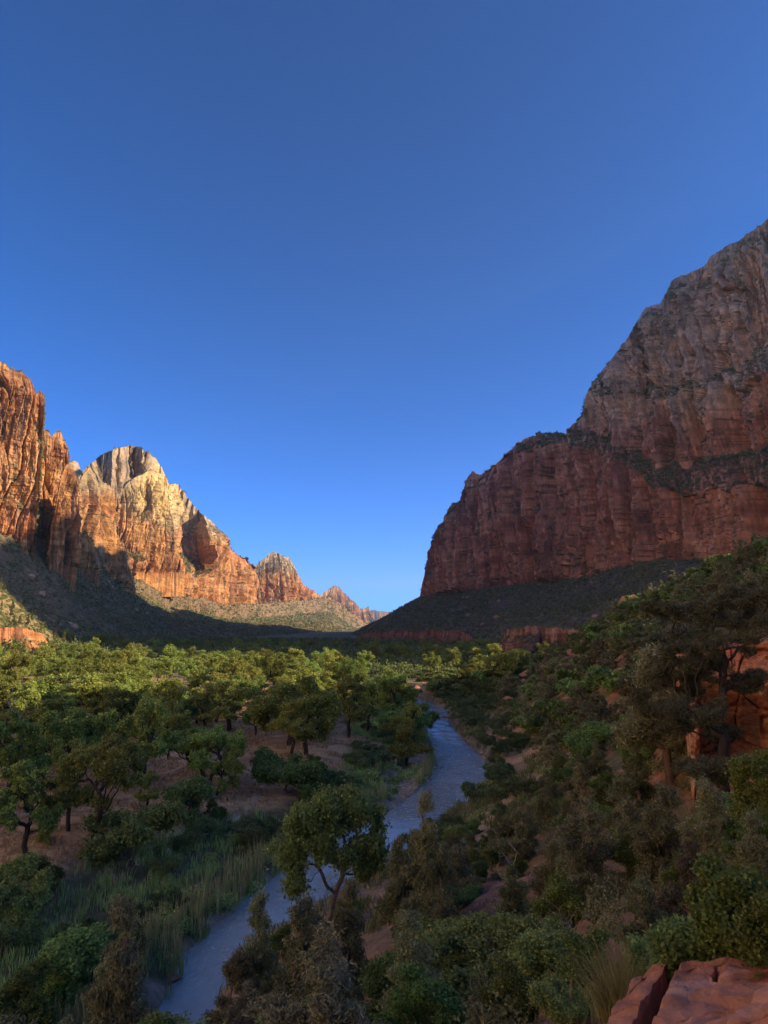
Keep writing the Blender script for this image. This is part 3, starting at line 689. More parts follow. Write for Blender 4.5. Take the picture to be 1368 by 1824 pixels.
def make_tree(name, seed, spec, natt, trunk, step, leaf, nleaf, base, alt, bark='dark', tip=0.012, tr=0.22, infl=2.2, kill=0.9, sig=0.42, trop=(0, 0, .12),
              maxsize=5, up=0.2, flat=.8, sides=5, minr=0.0, needle=False, dead=0.0, altp=.3, spread=.28, jit=.25):
    rs = np.random.default_rng(seed)
    att = lobes(rs, spec, natt); att = att[att[:, 2] > 0.15]
    P, par = grow(att, trunk, step, infl, kill, rs, trop, jit)
    r, nc, size = radii(P, par, tip, trunk_r=tr)
    V, Fq = tubes(P, par, r, sides, minr)
    out = {'trunk': mesh_from('trunk', V, Fq, barkcol(rs, V, BARKC[bark]).clip(.01, .9), [M_BARK], smooth=True)}
    if nleaf:
        tips = np.where(size <= maxsize)[0]; tips = tips[tips > len(trunk)-1]
        # some twigs carry many leaves, some few: gaps and dense clumps
        w = np.exp(rs.normal(0, .75, len(tips)))*(rs.random(len(tips)) > dead); w /= w.sum()
        pick = tips[rs.choice(len(tips), nleaf, p=w)]
        if needle:
            tuft = rs.choice(len(tips), nleaf//14+1, p=w); tc = P[tips[tuft]]+rs.normal(0, sig, (len(tuft), 3))*np.array([1, 1, .6])
            c0 = np.repeat(tc, 14, 0)[:nleaf]; ax = rdir(rs, len(c0), up, flat); c = c0+ax*leaf[0]
        else:
            c = P[pick]+rs.normal(0, sig, (len(pick), 3))*np.array([1, 1, .72]); ax = rdir(rs, len(c), up, flat)
        sz = rs.uniform(.65, 1.3, len(c))
        LV, LF = cards(c, ax, leaf[0]*sz, leaf[1]*sz, rs, .25)
        LV[:, 2] = np.maximum(LV[:, 2], .02)
        out['crown'] = mesh_from('crown', LV, LF, leafcol(rs, len(c), base, alt, spread, altp).clip(.005, .6), [M_LEAF])
    H = max(P[:, 2].max()+sig*.6, .1); Wd = np.percentile(np.hypot(P[:, 0], P[:, 1]), 96)
    return dict(name=name, parts=out, h=H, w=Wd)
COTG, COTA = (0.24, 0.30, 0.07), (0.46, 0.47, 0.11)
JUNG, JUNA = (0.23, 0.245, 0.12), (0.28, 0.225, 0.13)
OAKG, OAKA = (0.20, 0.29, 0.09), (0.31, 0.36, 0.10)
KIND = {}
def cot(seed, lean=0.0, wide=1.0, nleaf=15000, leaf=(.185, .12), natt=360, low=True, name='cottonwood_tree'):
    rs = np.random.default_rng(seed); sp = []
    k = rs.integers(7, 11)
    for i in range(k):
        a = i*2*math.pi/k+rs.uniform(-.4, .4); q = rs.uniform(1.6, 4.9)*wide
        sp.append((math.cos(a)*q+lean*2, math.sin(a)*q, rs.uniform(4.6, 10.4), rs.uniform(.9, 2.3)*wide, rs.uniform(.9, 2.3)*wide, rs.uniform(.7, 1.7)))
    sp.append((lean*2.5+rs.uniform(-1,1), rs.uniform(-1,1), 10.6, 1.7, 1.7, 1.4)); sp.append((lean, 0, 7.5, 2.4, 2.4, 1.8))
    for i in range(3 if low else 0):
        a = rs.uniform(0, 6.3); q = rs.uniform(2.2, 4.0)*wide; sp.append((math.cos(a)*q, math.sin(a)*q, rs.uniform(3.2, 5.2), 1.7, 1.7, 1.2))
    tk = [(0, 0, -.3), (.05, 0, .6), (lean*.3+rs.uniform(-.2, .2), rs.uniform(-.2, .2), 1.5), (lean*.8+rs.uniform(-.3, .3), rs.uniform(-.3, .3), 2.5)]
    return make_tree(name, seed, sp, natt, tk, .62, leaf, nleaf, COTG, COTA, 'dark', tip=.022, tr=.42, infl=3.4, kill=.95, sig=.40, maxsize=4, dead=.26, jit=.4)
KIND['cot'] = [cot(110, .7, 1.3, nleaf=17000), cot(111, -.6, 1.05, nleaf=12000), cot(107, .3, 1.1), cot(108, -.2, .95), cot(101), cot(102, .5), cot(103, wide=1.15), cot(104, -.5, .9), cot(105, .2, 1.25), cot(106, wide=.85)]
KIND['rivertree'] = [make_tree('cottonwood_tree', 131, [(-1.8,0,8.6,2.2,2.4,1.7),(0.6,.5,9.3,2.4,2.4,1.7),(2.6,0,8.2,2.2,2.2,1.6),(3.6,-.4,6.4,1.5,1.6,1.5),(-3.2,.6,7.2,1.5,1.6,1.3),(-2.6,-.8,5.6,1.3,1.3,1.0),(.6,-1,7.2,2.2,1.8,1.2),(3.4,.6,5.0,.9,.9,.8)],
    480, [(-1.2,0,-.4),(-.9,0,.5),(-.55,.1,1.3),(-.15,.1,2.1),(.2,0,2.8),(.35,0,3.6)], .5, (.125,.09), 30000, (.17,.26,.075), (.27,.34,.09), 'grey', tip=.018, tr=.24, infl=3.2, kill=.8, sig=.36, maxsize=4, dead=.15, jit=.35)]
def bushy(seed, name, h=3.0, w=1.8, nleaf=9000, leaf=(.062, .042), base=OAKG, alt=OAKA, bark='grey', stems=5, natt=300, sig=.17, up=.3, **kw):
    rs = np.random.default_rng(seed); sp = []
    for i in range(11):
        a = rs.uniform(0, 6.3); q = rs.uniform(.1, .85)*w
        sp.append((math.cos(a)*q, math.sin(a)*q, rs.uniform(.22, .9)*h*(1-.25*q/w), rs.uniform(.16, .36)*w, rs.uniform(.16, .36)*w, rs.uniform(.10, .22)*h))
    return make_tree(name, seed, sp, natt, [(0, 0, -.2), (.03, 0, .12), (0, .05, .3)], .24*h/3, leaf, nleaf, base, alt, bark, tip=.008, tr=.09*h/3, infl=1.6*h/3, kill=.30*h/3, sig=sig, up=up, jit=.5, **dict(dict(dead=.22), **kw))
def jun(seed, h=6.0, w=2.1, nleaf=26000, leaf=(.085, .028), lop=.25, base=JUNG, alt=JUNA, natt=560, dead=.16):
    rs = np.random.default_rng(seed); sp = []
    lx, ly = rs.uniform(-lop, lop, 2)
    for i in range(11):
        t = (i+.5)/11; q = w*(1-t)**.75*rs.uniform(.25, .75); a = rs.uniform(0, 6.3); rr = w*(.42*(1-t)**.7+.13)
        sp.append((math.cos(a)*q+lx*t*2, math.sin(a)*q+ly*t*2, h*(.10+.86*t), rr, rr, h*.11))
    tk = [(0, 0, -.3), (.05, .02, .25), (lx*.3, ly*.3, .8), (lx*.5, ly*.5, 1.5)]
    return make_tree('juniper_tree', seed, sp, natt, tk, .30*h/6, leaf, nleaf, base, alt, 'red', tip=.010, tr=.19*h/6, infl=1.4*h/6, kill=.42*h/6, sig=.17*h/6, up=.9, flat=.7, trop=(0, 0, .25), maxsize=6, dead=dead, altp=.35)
KIND['jun'] = [jun(201), jun(202, w=2.5), jun(203, w=1.7, lop=.5), jun(204, w=2.7, h=5.2), jun(205, w=2.2, base=(.20, .185, .11), dead=.3)]
KIND['junfar'] = [jun(211, nleaf=4200, leaf=(.17, .075), natt=240), jun(212, w=2.9, nleaf=4600, leaf=(.17, .08), natt=240), jun(213, w=3.3, h=5, nleaf=5000, leaf=(.18, .085), natt=240),
                  jun(214, w=2.3, nleaf=4200, leaf=(.17, .075), natt=240, base=(.15,.20,.08))]
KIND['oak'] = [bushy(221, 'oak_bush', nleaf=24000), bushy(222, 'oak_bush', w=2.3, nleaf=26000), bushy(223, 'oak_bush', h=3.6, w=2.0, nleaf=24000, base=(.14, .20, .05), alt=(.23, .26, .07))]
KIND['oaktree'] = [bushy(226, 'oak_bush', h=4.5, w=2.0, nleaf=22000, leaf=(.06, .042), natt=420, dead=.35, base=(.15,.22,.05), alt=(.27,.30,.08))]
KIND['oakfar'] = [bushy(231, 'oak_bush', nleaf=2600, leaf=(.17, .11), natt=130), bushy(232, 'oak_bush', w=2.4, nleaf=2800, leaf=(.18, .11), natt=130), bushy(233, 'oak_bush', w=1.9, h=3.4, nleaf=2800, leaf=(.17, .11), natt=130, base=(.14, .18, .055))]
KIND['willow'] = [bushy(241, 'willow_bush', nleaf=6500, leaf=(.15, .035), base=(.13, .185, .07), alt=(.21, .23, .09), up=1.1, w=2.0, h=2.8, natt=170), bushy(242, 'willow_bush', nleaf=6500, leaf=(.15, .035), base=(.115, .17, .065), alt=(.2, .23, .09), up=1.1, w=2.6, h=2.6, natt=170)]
def pine(seed, nleaf, leaf, h=12.0, natt=520, spread=1.0):
    rs = np.random.default_rng(seed); sp = []
    for i in range(15):
        t = i/14; a = rs.uniform(0, 6.3); q = rs.uniform(1.2, 3.6)*(1-.45*t)*spread
        sp.append((math.cos(a)*q, math.sin(a)*q, h*(.30+.66*t), 1.35*spread, 1.35*spread, .6))
    tk = [(0, 0, -.4), (.05, 0, .5), (-.1, .1, 1.3), (-.05, .1, 2.1), (.15, 0, 2.9), (.1, -.1, 3.7), (-.1, 0, 4.5)]
    return make_tree('pine_tree', seed, sp, natt, tk, .42, leaf, nleaf, (.17, .185, .09), (.22, .19, .10), 'dark', tip=.014, tr=.27, infl=2.2, kill=.62, sig=.20, up=.35, flat=.8, trop=(0, 0, -.02), maxsize=5, needle=True, dead=.12, jit=.4)
KIND['pine'] = [pine(301, 110000, (.12, .018), spread=1.3, natt=700), pine(302, 50000, (.12, .018), h=9, spread=1.1)]
KIND['conifer'] = [jun(215, nleaf=3600, leaf=(.2, .07), natt=200, w=1.5, base=(.15, .17, .07), alt=(.22,.22,.09)), jun(216, nleaf=3600, leaf=(.2, .07), natt=200, w=2.0, base=(.16, .16, .075), alt=(.24,.22,.1))]
for _k in KIND['conifer']: _k['name'] = 'conifer_tree'
def bare(seed, h=2.6, w=1.5, bark='pale', natt=110, tip=.006, tr=.05, name='dead_bush', up=.15):
    rs = np.random.default_rng(seed); sp = [(rs.uniform(-.4, .4)*w, rs.uniform(-.4, .4)*w, rs.uniform(.4, .75)*h, .55*w, .55*w, .33*h) for _ in range(4)]
    return make_tree(name, seed, sp, natt, [(0, 0, -.2), (.05, 0, .15)], .17*h/2.6, None, 0, None, None, bark, tip=tip, tr=tr, infl=1.4*h/2.6, kill=.30*h/2.6, jit=.5, trop=(0, 0, up), sides=4)
KIND['bare'] = [bare(311), bare(312, w=2.2), bare(313, h=3.4, w=1.4)]
KIND['snag'] = [bare(321, h=7, w=2.2, natt=120, tip=.02, tr=.16, name='dead_tree')]

TREES = []
def place(kind, x, y, h, label=None, cat='tree', group=None, v=None, rz=None, sw=1.0, z=None, lean=None, sink=.1, nm=None):
    T = KIND[kind][(v if v is not None else len(TREES)) % len(KIND[kind])]
    s = h/T['h']; zz = (h1(x, y) if z is None else z)-sink
    o = bpy.data.objects.new(nm or T['name'], None); C.objects.link(o); o.empty_display_size = .3
    o.location = (x, y, zz); o.scale = (s*sw, s*sw, s)
    o.rotation_euler = (0 if not lean else lean[0], 0 if not lean else lean[1], rz if rz is not None else rng.uniform(0, 6.28))
    o['category'] = cat
    if group: o['group'] = group
    if label: o['label'] = label
    for pn, me in T['parts'].items():
        c = bpy.data.objects.new(pn, me); C.objects.link(c); c.parent = o
    TREES.append((o, kind, x, y, zz, h, T['w']*s*sw))
    return o
def at_top(kind, px, py, d, label=None, hmin=.8, **kw):
    """stand a plant so that its top meets a sight line at a distance"""
    x, y, z = at_dist(px, py, d); g = h1(x, y)
    return place(kind, x, y, max(hmin, z-g), label, z=g, **kw)
ORD = ['first', 'second', 'third', 'fourth', 'fifth', 'sixth', 'seventh', 'eighth', 'ninth', 'tenth', 'eleventh', 'twelfth', 'thirteenth', 'fourteenth', 'fifteenth', 'sixteenth', 'seventeenth', 'eighteenth', 'nineteenth', 'twentieth']
def rank_label(items, text, per=14):
    """name the members of a scattered group by row (nearest first) and by place from the left"""
    it = sorted(items, key=lambda o: o.location.y)
    for r in range(0, len(it), per):
        row = sorted(it[r:r+per], key=lambda o: o.location.x/max(1, o.location.y))
        for k, o in enumerate(row):
            o['label'] = text+', %s from left in %s row' % (ORD[k], ORD[r//per])
RIVPX = [(312,1790),(320,1700),(370,1660),(470,1590),(520,1545),(600,1510),(690,1470),(760,1410),(790,1350),(765,1290),(725,1245),(760,1250),(805,1268),(845,1350),(848,1390),(800,1440),(730,1475),(700,1535),
         (650,1572),(560,1595),(500,1630),(440,1690),(370,1760),(345,1824),(310,1824)]
def in_poly(x, y, pl):
    c = False
    for i in range(len(pl)):
        (a, b), (e, f) = pl[i], pl[i-1]
        if (b > y) != (f > y) and x < (e-a)*(y-b)/(f-b)+a: c = not c
    return c
def hides_river(x, y, g, h, w, polys=None):
    for k, q in ((0, 1), (.8, .75), (-.8, .75), (.9, .4), (-.9, .4), (0, .5)):
        px, py = px_of(x, y, g+h*q); px += k*w*F_PX/math.hypot(x, y)
        if in_poly(px, py, RIVPX): return True
    return False
# ------------------------------------------------------------------ scrub on the far slopes and ledges (beyond counting)
def scrub_mesh(P, R, q, base, alt, rs, f=.42):
    n = len(P); d = rdir(rs, n*q); d[:, 2] = np.abs(d[:, 2])
    rad = rs.uniform(.35, 1, (n*q, 1)); r = np.repeat(R, q)[:, None]
    if q > 100: o = np.repeat(P, q, 0)+d*r; rad = rad*(1+.55*fbm(o[:, 0]*2.2, o[:, 1]*2.2, o[:, 2]*2.2, 2, 411))[:, None]
    c = np.repeat(P, q, 0)+d*rad*r*np.array([1, 1, 1.0])
    ax = rdir(rs, n*q, .2)
    V, Fq = cards(c, ax, r[:, 0]*f*rs.uniform(.6, 1.3, n*q), r[:, 0]*f*.7, rs, .2)
    t = np.repeat(np.clip(.5+rs.normal(0, .35, n), 0, 1), q); col = mixc(base, alt, t)*(np.repeat(rs.uniform(.65, 1.3, n), q)*rs.uniform(.75, 1.25, n*q))[:, None]
    return V, Fq, np.repeat(col, 4, 0)
def sample_surface(V, dens, spacing, rs, camfac=True):
    A = V[:-1, :-1]; B = V[:-1, 1:]; D = V[1:, :-1]; E2 = V[1:, 1:]
    ar = .5*np.linalg.norm(np.cross(B-A, D-A), axis=2)+.5*np.linalg.norm(np.cross(B-E2, D-E2), axis=2)
    dist = np.hypot(A[..., 0], A[..., 1]); sp = spacing*np.clip((dist/900)**.8, .55, 5)
    w = ar*dens[:-1, :-1]/(sp**2)
    azm = np.abs(np.arctan2(A[..., 0], A[..., 1])); w = np.where(azm < .56, w, 0)
    k = rs.poisson(np.minimum(w, 3)); i, j = np.nonzero(k); rep = k[i, j]; i = np.repeat(i, rep); j = np.repeat(j, rep)
    a, b = rs.random((2, len(i), 1)); 
    P = (A[i, j]*(1-a)+B[i, j]*a)*(1-b)+(D[i, j]*(1-a)+E2[i, j]*a)*b
    return P, sp[i, j]
def build_scrub():
    rs = np.random.default_rng(5); VV, FF, CC = [], [], []; cnt = 0; tot = 0
    for V, dens in SURF:
        clump = np.clip(.75+1.1*fbm(V[..., 0]/38, V[..., 1]/38, V[..., 2]/38, 3, 401), .05, 1.6)
        P, sp = sample_surface(V, dens*clump, 3.5, rs)
        if not len(P): continue
        R = sp*rs.uniform(.32, .85, len(P))*.95
        near = np.hypot(P[:, 0], P[:, 1])
        for lo, hi, q in ((0, 1000, 15), (1000, 1900, 9), (1900, 99999, 6)):
            m = (near >= lo) & (near < hi)
            if not m.any(): continue
            v, f, c = scrub_mesh(P[m], R[m], q, (.175, .20, .088), (.26, .25, .125), rs)
            VV.append(v); FF.append(f+cnt); CC.append(c); cnt += len(v); tot += m.sum()
    print('scrub', tot, cnt)
    obj('hillside_scrub', mesh_from('hillside_scrub', np.concatenate(VV), np.concatenate(FF), np.concatenate(CC), [M_SCRUB]), kind='stuff',
        label='low dark green scrub covering the scree slopes and ledges')
build_scrub()

# ------------------------------------------------------------------ the cottonwood grove left of the river
G1 = 'cottonwoods in the shaded grove left of the river'
def base_at(kind, px, pyb, pyt, label, z=3.5, **kw):
    x, y = on_z(px, pyb, z); z = h1(x, y); x, y = on_z(px, pyb, z)
    top = at_dist(px, pyt, math.hypot(x, y))[2]
    return place(kind, x, y, top-z, label, z=z, **kw)
hand = [
 ('cot', 45, 1527, 1345, 'slim cottonwood with a bare dark curved trunk at the left edge of the grove', dict(v=5, sw=.8)),
 ('cot', 165, 1510, 1312, 'tall cottonwood with a straight dark trunk, front of the grove above the bank', dict(v=0, sw=.75)),
 ('cot', 121, 1480, 1318, 'dark cottonwood with a thin pale trunk between the two front trunks at left', dict(v=1, sw=.7)),
 ('cot', 262, 1442, 1372, 'small young cottonwood with a short straight trunk on dry grass', dict(v=2, sw=.9)),
 ('cot', 255, 1400, 1240, 'tall forked cottonwood with limbs in a wide V in the left grove', dict(v=3, sw=.8)),
 ('cot', 300, 1352, 1250, 'cottonwood with a thick dark trunk behind the forked tree', dict(v=4, sw=.75)),
 ('cot', 372, 1405, 1292, 'bushy dark cottonwood on the grass left of the leaning tree', dict(v=0, sw=.8)),
 ('cot', 384, 1416, 1325, 'cottonwood whose trunk leans far right over the dry grass', dict(v=1, sw=.85, lean=(0, .55), rz=0)),
 ('cot', 545, 1345, 1208, 'broad cottonwood with a thick forked trunk beside the clearing', dict(v=4, sw=.9)),
 ('cot', 520, 1352, 1240, 'dark cottonwood close to the left of the broad forked one', dict(v=5, sw=.8)),
 ('cot', 622, 1314, 1205, 'dark cottonwood at the right end of the clearing above the footpath', dict(v=2, sw=.85)),
 ('cot', 655, 1303, 1210, 'dense dark cottonwood near the river bend', dict(v=3, sw=.8)),
 ('cot', 700, 1290, 1195, 'tall cottonwood at the bend with its top in the sun', dict(v=0, sw=.7)),
 ('cot', 455, 1312, 1225, 'thin cottonwood standing alone in the narrow gap of the grove', dict(v=5, sw=.7)),
 ('cot', 490, 1300, 1215, 'cottonwood right of the narrow grassy gap', dict(v=1, sw=.8)),
 ('cot', 15, 1440, 1270, 'cottonwood with thin pale crooked limbs at the left frame edge', dict(v=2, sw=.8)),
 ('cot', 75, 1420, 1270, 'dark round cottonwood behind the slim curved one', dict(v=4, sw=.75)),
 ('cot', 190, 1400, 1262, 'dark cottonwood behind the tall straight trunked one', dict(v=3, sw=.8)),
]
for k, px, pyb, pyt, lb, kw in hand: base_at(k, px, pyb, pyt, lb, group=G1, **kw)
base_at('oak', 232, 1535, 1432, 'large dark green round bush at the terrace edge below the grove', cat='bush', v=1, z=2.2, sw=1.1)
base_at('oak', 330, 1482, 1385, 'dark leafy bush tree in front of the leaning cottonwood', cat='bush', v=0, z=3.3, sw=.95)
base_at('oak', 375, 1476, 1425, 'small dark bush on the right of the leafy bush tree', cat='bush', v=2, z=3.3)
base_at('oak', 515, 1432, 1335, 'dark green bush between the clearing and the willows', cat='bush', v=1, z=3.2, sw=.9)
base_at('oak', 560, 1400, 1345, 'lower dark green bush right of the clearing bush', cat='bush', v=2, z=2.8)
base_at('oak', 80, 1500, 1470, 'low round bush on red soil between two trunks', cat='bush', v=0, z=3.4)
base_at('oak', 70, 1600, 1530, 'dark green bush under the slim leftmost cottonwood', cat='bush', v=2, z=2.4)
base_at('oak', 20, 1640, 1540, 'dark bush at the left frame edge above the reeds', cat='bush', v=1, z=1.8)
base_at('oak', 735, 1325, 1268, 'dense dark bush on the inside of the river bend', cat='bush', v=0, z=2.2, sw=1.25)
base_at('oak', 712, 1312, 1262, 'second dense bush left of the river bend bush', cat='bush', v=1, z=2.4, sw=1.2)
base_at('oak', 752, 1300, 1255, 'sunlit yellow green bush leaning over the river bend', cat='bush', v=2, z=2, sw=1.2)
def blocked(x, y, boxes):
    px, py = px_of(x, y, 3.5)
    return any(a <= px <= c and b <= py <= d for a, b, c, d in boxes)
CLEARING = [(385, 1330, 700, 1470), (425, 1262, 512, 1345), (560, 1292, 700, 1380), (-50, 1440, 420, 1640), (205, 1330, 330, 1450)]
def scatter(n, region, mind, rs, ok=lambda x, y: True, pts=None):
    pts = [] if pts is None else pts; out = []
    for _ in range(n*60):
        x, y = region(rs)
        if ok(x, y) and all((x-a)**2+(y-b)**2 > (mind*(m if m else 1))**2 for a, b, m in pts):
            pts.append((x, y, 1)); out.append((x, y))
            if len(out) >= n: break
    return out
rs = np.random.default_rng(21)
taken = [(t[2], t[3], .7) for t in TREES]
def leftbank(x, y): 
    d, s = edge_dist(np.array([x]), np.array([y]), RV); return s[0] < 0 and d[0] > 5
def rightbank(x, y, k=3):
    d, s = edge_dist(np.array([x]), np.array([y]), RV); return s[0] > 0 and d[0] > k
grove = scatter(84, lambda r: (r.uniform(-115, 10), r.uniform(95, 200)), 4.4, rs, lambda x, y: float(fbm(np.array([x/17.]), np.array([y/17.]), None, 2, 371)[0]) > -.06 and abs(x/y) < .6 and leftbank(x, y) and not blocked(x, y, CLEARING), taken)
rank_label([place('cot', x, y, rs.uniform(5.0, 11.5), group=G1, sw=rs.uniform(.85, 1.5)) for x, y in grove], 'shaded cottonwood inside the left grove')
lit = scatter(86, lambda r: (r.uniform(-165, 4), r.uniform(204, 290)), 5.0, rs, lambda x, y: float(fbm(np.array([x/22.]), np.array([y/22.]), None, 2, 372)[0]) > -.12 and abs(x/y) < .6 and leftbank(x, y), taken)
rank_label([place('cot', x, y, rs.uniform(6, 13), group='sunlit cottonwoods at the back of the grove', sw=rs.uniform(.8, 1.05)) for x, y in lit], 'sunlit yellow green cottonwood behind the grove')
far = scatter(150, lambda r: (lambda y: (r.uniform(-.5, .3)*y, y))(r.uniform(310, 640)), 9.0, rs, lambda x, y: -.58 < x/y < .33 and edge_dist(np.array([x]), np.array([y]), RV)[0][0] > 3 and h1(x, y) < 12, taken)
rank_label([place('cot', x, y, rs.uniform(7, 10.5), group='dark trees on the valley floor beyond the sunlit band', sw=rs.uniform(.9, 1.3)) for x, y in far], 'dark tree on the far valley floor')
rtb = scatter(44, lambda r: (r.uniform(16, 120), r.uniform(270, 420)), 7.0, rs, lambda x, y: x/y < .40 and rightbank(x, y, 2) and h1(x, y) < 14, taken)
rank_label([place('cot', x, y, rs.uniform(4, 7), group='dark trees below the low red rock band', sw=rs.uniform(.8, 1.1)) for x, y in rtb], 'dark tree below the low red rock band')
ub = scatter(60, lambda r: (r.uniform(-95, 6), r.uniform(78, 200)), 3.2, rs, lambda x, y: abs(x/y) < .6 and leftbank(x, y) and h1(x, y) > 2.6 and not blocked(x, y, CLEARING), [])
rank_label([place('oakfar', x, y, rs.uniform(1.6, 3.4), nm='grove_bush', group='bushes under the grove', cat='bush', sw=rs.uniform(1, 1.5)) for x, y in ub], 'dark bush under the left grove')
# sunlit plants right of the river
at_top('cot', 880, 1148, 238, 'tallest sunlit cottonwood, right of the river where it disappears', v=4, sw=1.15, group='sunlit trees right of the river')
at_top('cot', 915, 1156, 262, 'sunlit cottonwood with bare pale twigs behind the tallest sunlit one', v=1, sw=1.1, group='sunlit trees right of the river')
at_top('cot', 843, 1172, 248, 'slim sunlit cottonwood on the left of the tallest sunlit one', v=5, sw=.85, group='sunlit trees right of the river')
for i, (px, py, d, h) in enumerate([(850,1196,240,1), (880,1205,232,1), (905,1196,238,1), (830,1212,238,1), (800,1222,246,1), (858,1214,226,1), (775,1226,250,1), (840,1226,228,1), (870,1226,220,1), (890,1218,226,1), (925,1186,246,1), (815,1232,232,1), (755,1228,256,1), (835,1240,218,1)]):
    at_top('oakfar', px, py, d, 'sunlit bright green bush on the right bank, %s from the left' % ORD[sorted([850,880,905,830,800,858,775,840,870,890,925,815,755,835]).index(px)], cat='bush', group='sunlit bushes on the right bank', v=2 if i % 2 else i, sw=1.35)
for i, (px, py, d) in enumerate([(1092,1112,262), (1106,1102,258), (1120,1098,256), (1150,1086,250), (1160,1080,248), (1135,1090,252)]):
    at_top('oakfar', px, py, d, 'pale sunlit bush on the crest of the near right ridge, %s from the left' % ORD[[0, 1, 2, 4, 5, 3][i]], cat='bush', group='sunlit bushes on the ridge crest', v=2, sw=1.2, hmin=2.5)
lb = scatter(60, lambda r: (r.uniform(14, 70), r.uniform(200, 300)), 3.0, rs, lambda x, y: rightbank(x, y, .8) and h1(x, y) < 9, [])
rank_label([place('oakfar', x, y, rs.uniform(2.4, 4.6), nm='river_bush', group='sunlit brush where the river disappears', cat='bush', v=2, sw=1.4) for x, y in lb], 'sunlit bush where the river disappears')
# left lit knoll: small conifers
kn = scatter(110, lambda r: (r.uniform(-240, -130), r.uniform(285, 420)), 3.8, rs, lambda x, y: abs(x/y) < .58 and h1(x, y) > 7, [])
rank_label([place('conifer', x, y, rs.uniform(3, 7), group='small sunlit conifers on the knoll at left', sw=.75) for x, y in kn], 'sunlit small conifer on the left knoll')

# ------------------------------------------------------------------ near right slope: junipers, oaks, pines
TOPL = [(0,1720),(150,1665),(190,1620),(240,1590),(290,1650),(318,1790),(345,1745),(400,1655),(470,1598),(500,1610),(560,1585),(640,1560),(660,1660),(700,1600),(715,1440),(750,1418),(790,1440),
        (820,1470),(880,1440),(950,1400),(1000,1340),(1060,1290),(1150,1215),(1165,1150),(1200,1060),(1368,990),(1600,980)]
def toplimit(px): return np.interp(px, [p[0] for p in TOPL], [p[1] for p in TOPL])
SANDS = [(640,1575,730,1650), (650,1720,690,1790), (900,1350,965,1390), (1075,1235,1110,1275)]
def fit(kind, x, y, h, near=True, **kw):
    g = h1(x, y); wpx = 0
    for _ in range(8):
        px, py = px_of(x, y, g+h); w = h*.33/math.hypot(x, y)*F_PX
        lim = max(toplimit(px), toplimit(px-w)-0.45*h*F_PX/math.hypot(x, y), toplimit(px+w)-0.45*h*F_PX/math.hypot(x, y))
        if near and py < lim: h *= .86
        else: break
    T = KIND[kind][0]
    if h < .9 or hides_river(x, y, g, h, T['w']*h/T['h']*1.1): return None
    return place(kind, x, y, h, z=g, **kw)
GJ = 'junipers on the near right slope'
for kind, px, py, d, lb, kw in [
 ('juniper', 250, 1592, 44, 'tall brownish juniper at bottom left, left of the water', dict(v=2, sw=.8)),
 ('juniper', 190, 1700, 46, 'brown juniper in front of the tall one at bottom left', dict(v=3, sw=1.1)),
 ('juniper', 475, 1592, 38, 'pointed juniper right of the lower river', dict(v=0, sw=.8)),
 ('juniper', 545, 1600, 34, 'broad brownish juniper at the bottom centre', dict(v=3, sw=.9)),
 ('juniper', 612, 1563, 36, 'juniper in front of the trunk of the riverside tree', dict(v=2, sw=.8)),
 ('juniper', 430, 1690, 36, 'juniper at the edge of the water at bottom left of centre', dict(v=1, sw=1)),
 ('juniper', 590, 1700, 26, 'dark juniper at the bottom edge right of centre left', dict(v=3, sw=1)),
 ('juniper', 450, 1740, 28, 'dark brown juniper at the bottom edge left of centre', dict(v=4, sw=1.1)),
 ('juniper', 752, 1416, 44, 'tall thin open juniper standing against the river', dict(v=2, sw=.75)),
 ('juniper', 722, 1490, 45, 'shorter juniper left of the thin open one', dict(v=0, sw=.8)),
 ('juniper', 795, 1500, 43, 'dark juniper right of the thin open one', dict(v=1, sw=.9)),
 ('juniper', 1180, 1392, 33, 'grey green juniper left below the big pine', dict(v=3, sw=1)),
 ('juniper', 1110, 1420, 37, 'dense grey green juniper right of the middle of the slope', dict(v=1, sw=1.05)),
 ('juniper', 1230, 1480, 25, 'brownish juniper above the dry broom bush', dict(v=4, sw=1.1)),
 ('juniper', 1150, 1560, 23, 'wide brown olive juniper above the red rock slab', dict(v=3, sw=1.1)),
 ('juniper', 985, 1500, 40, 'upright juniper in the middle of the right slope', dict(v=0, sw=.95)),
 ('juniper', 905, 1540, 38, 'dark juniper above the dead bushes', dict(v=1, sw=.95)),
 ('juniper', 1060, 1560, 30, 'dark juniper over the dead branches', dict(v=2, sw=1.1)),
 ('juniper', 1368, 1060, 60, 'dark juniper at the right edge on top of the outcrop', dict(v=1, sw=1.3)),
 ('juniper', 1180, 1150, 56, 'dark juniper on top of the outcrop at its left end', dict(v=0, sw=1.1)),
 ]:
    at_top('jun', px, py, d, lb, group=GJ, **kw)
at_top('pine', 1265, 1045, 41, 'big dark pine with a forked trunk in front of the red outcrop', v=0, sw=1.0, rz=2.0)
for i, (px, py, d) in enumerate([(1175,1128,62), (1215,1105,64), (1262,1118,60), (1310,1100,62), (1352,1085,58), (1240,1075,75), (1300,1050,80), (1345,1020,85), (1200,1090,78)]):
    at_top('jun', px, py, d, 'dark juniper above the red bluff, %s from the left' % ORD[sorted([1175,1215,1262,1310,1352,1240,1300,1345,1200]).index(px)], v=i, sw=1.35, group='junipers above the red bluff')
at_top('pine', 1215, 1110, 66, 'dark pine behind the left end of the red outcrop', v=1, sw=1.0)
at_top('pine', 1340, 1035, 72, 'dark pine behind the big one at the right edge', v=1, sw=1.1)
at_top('pine', 1090, 1470, 52, 'small dark pine with bare lower limbs in the middle of the slope', v=1, sw=.9)
at_top('rivertree', 588, 1406, 49, 'round leafy tree with a bent pale trunk leaning over the river', v=0, rz=.4, sw=.84)
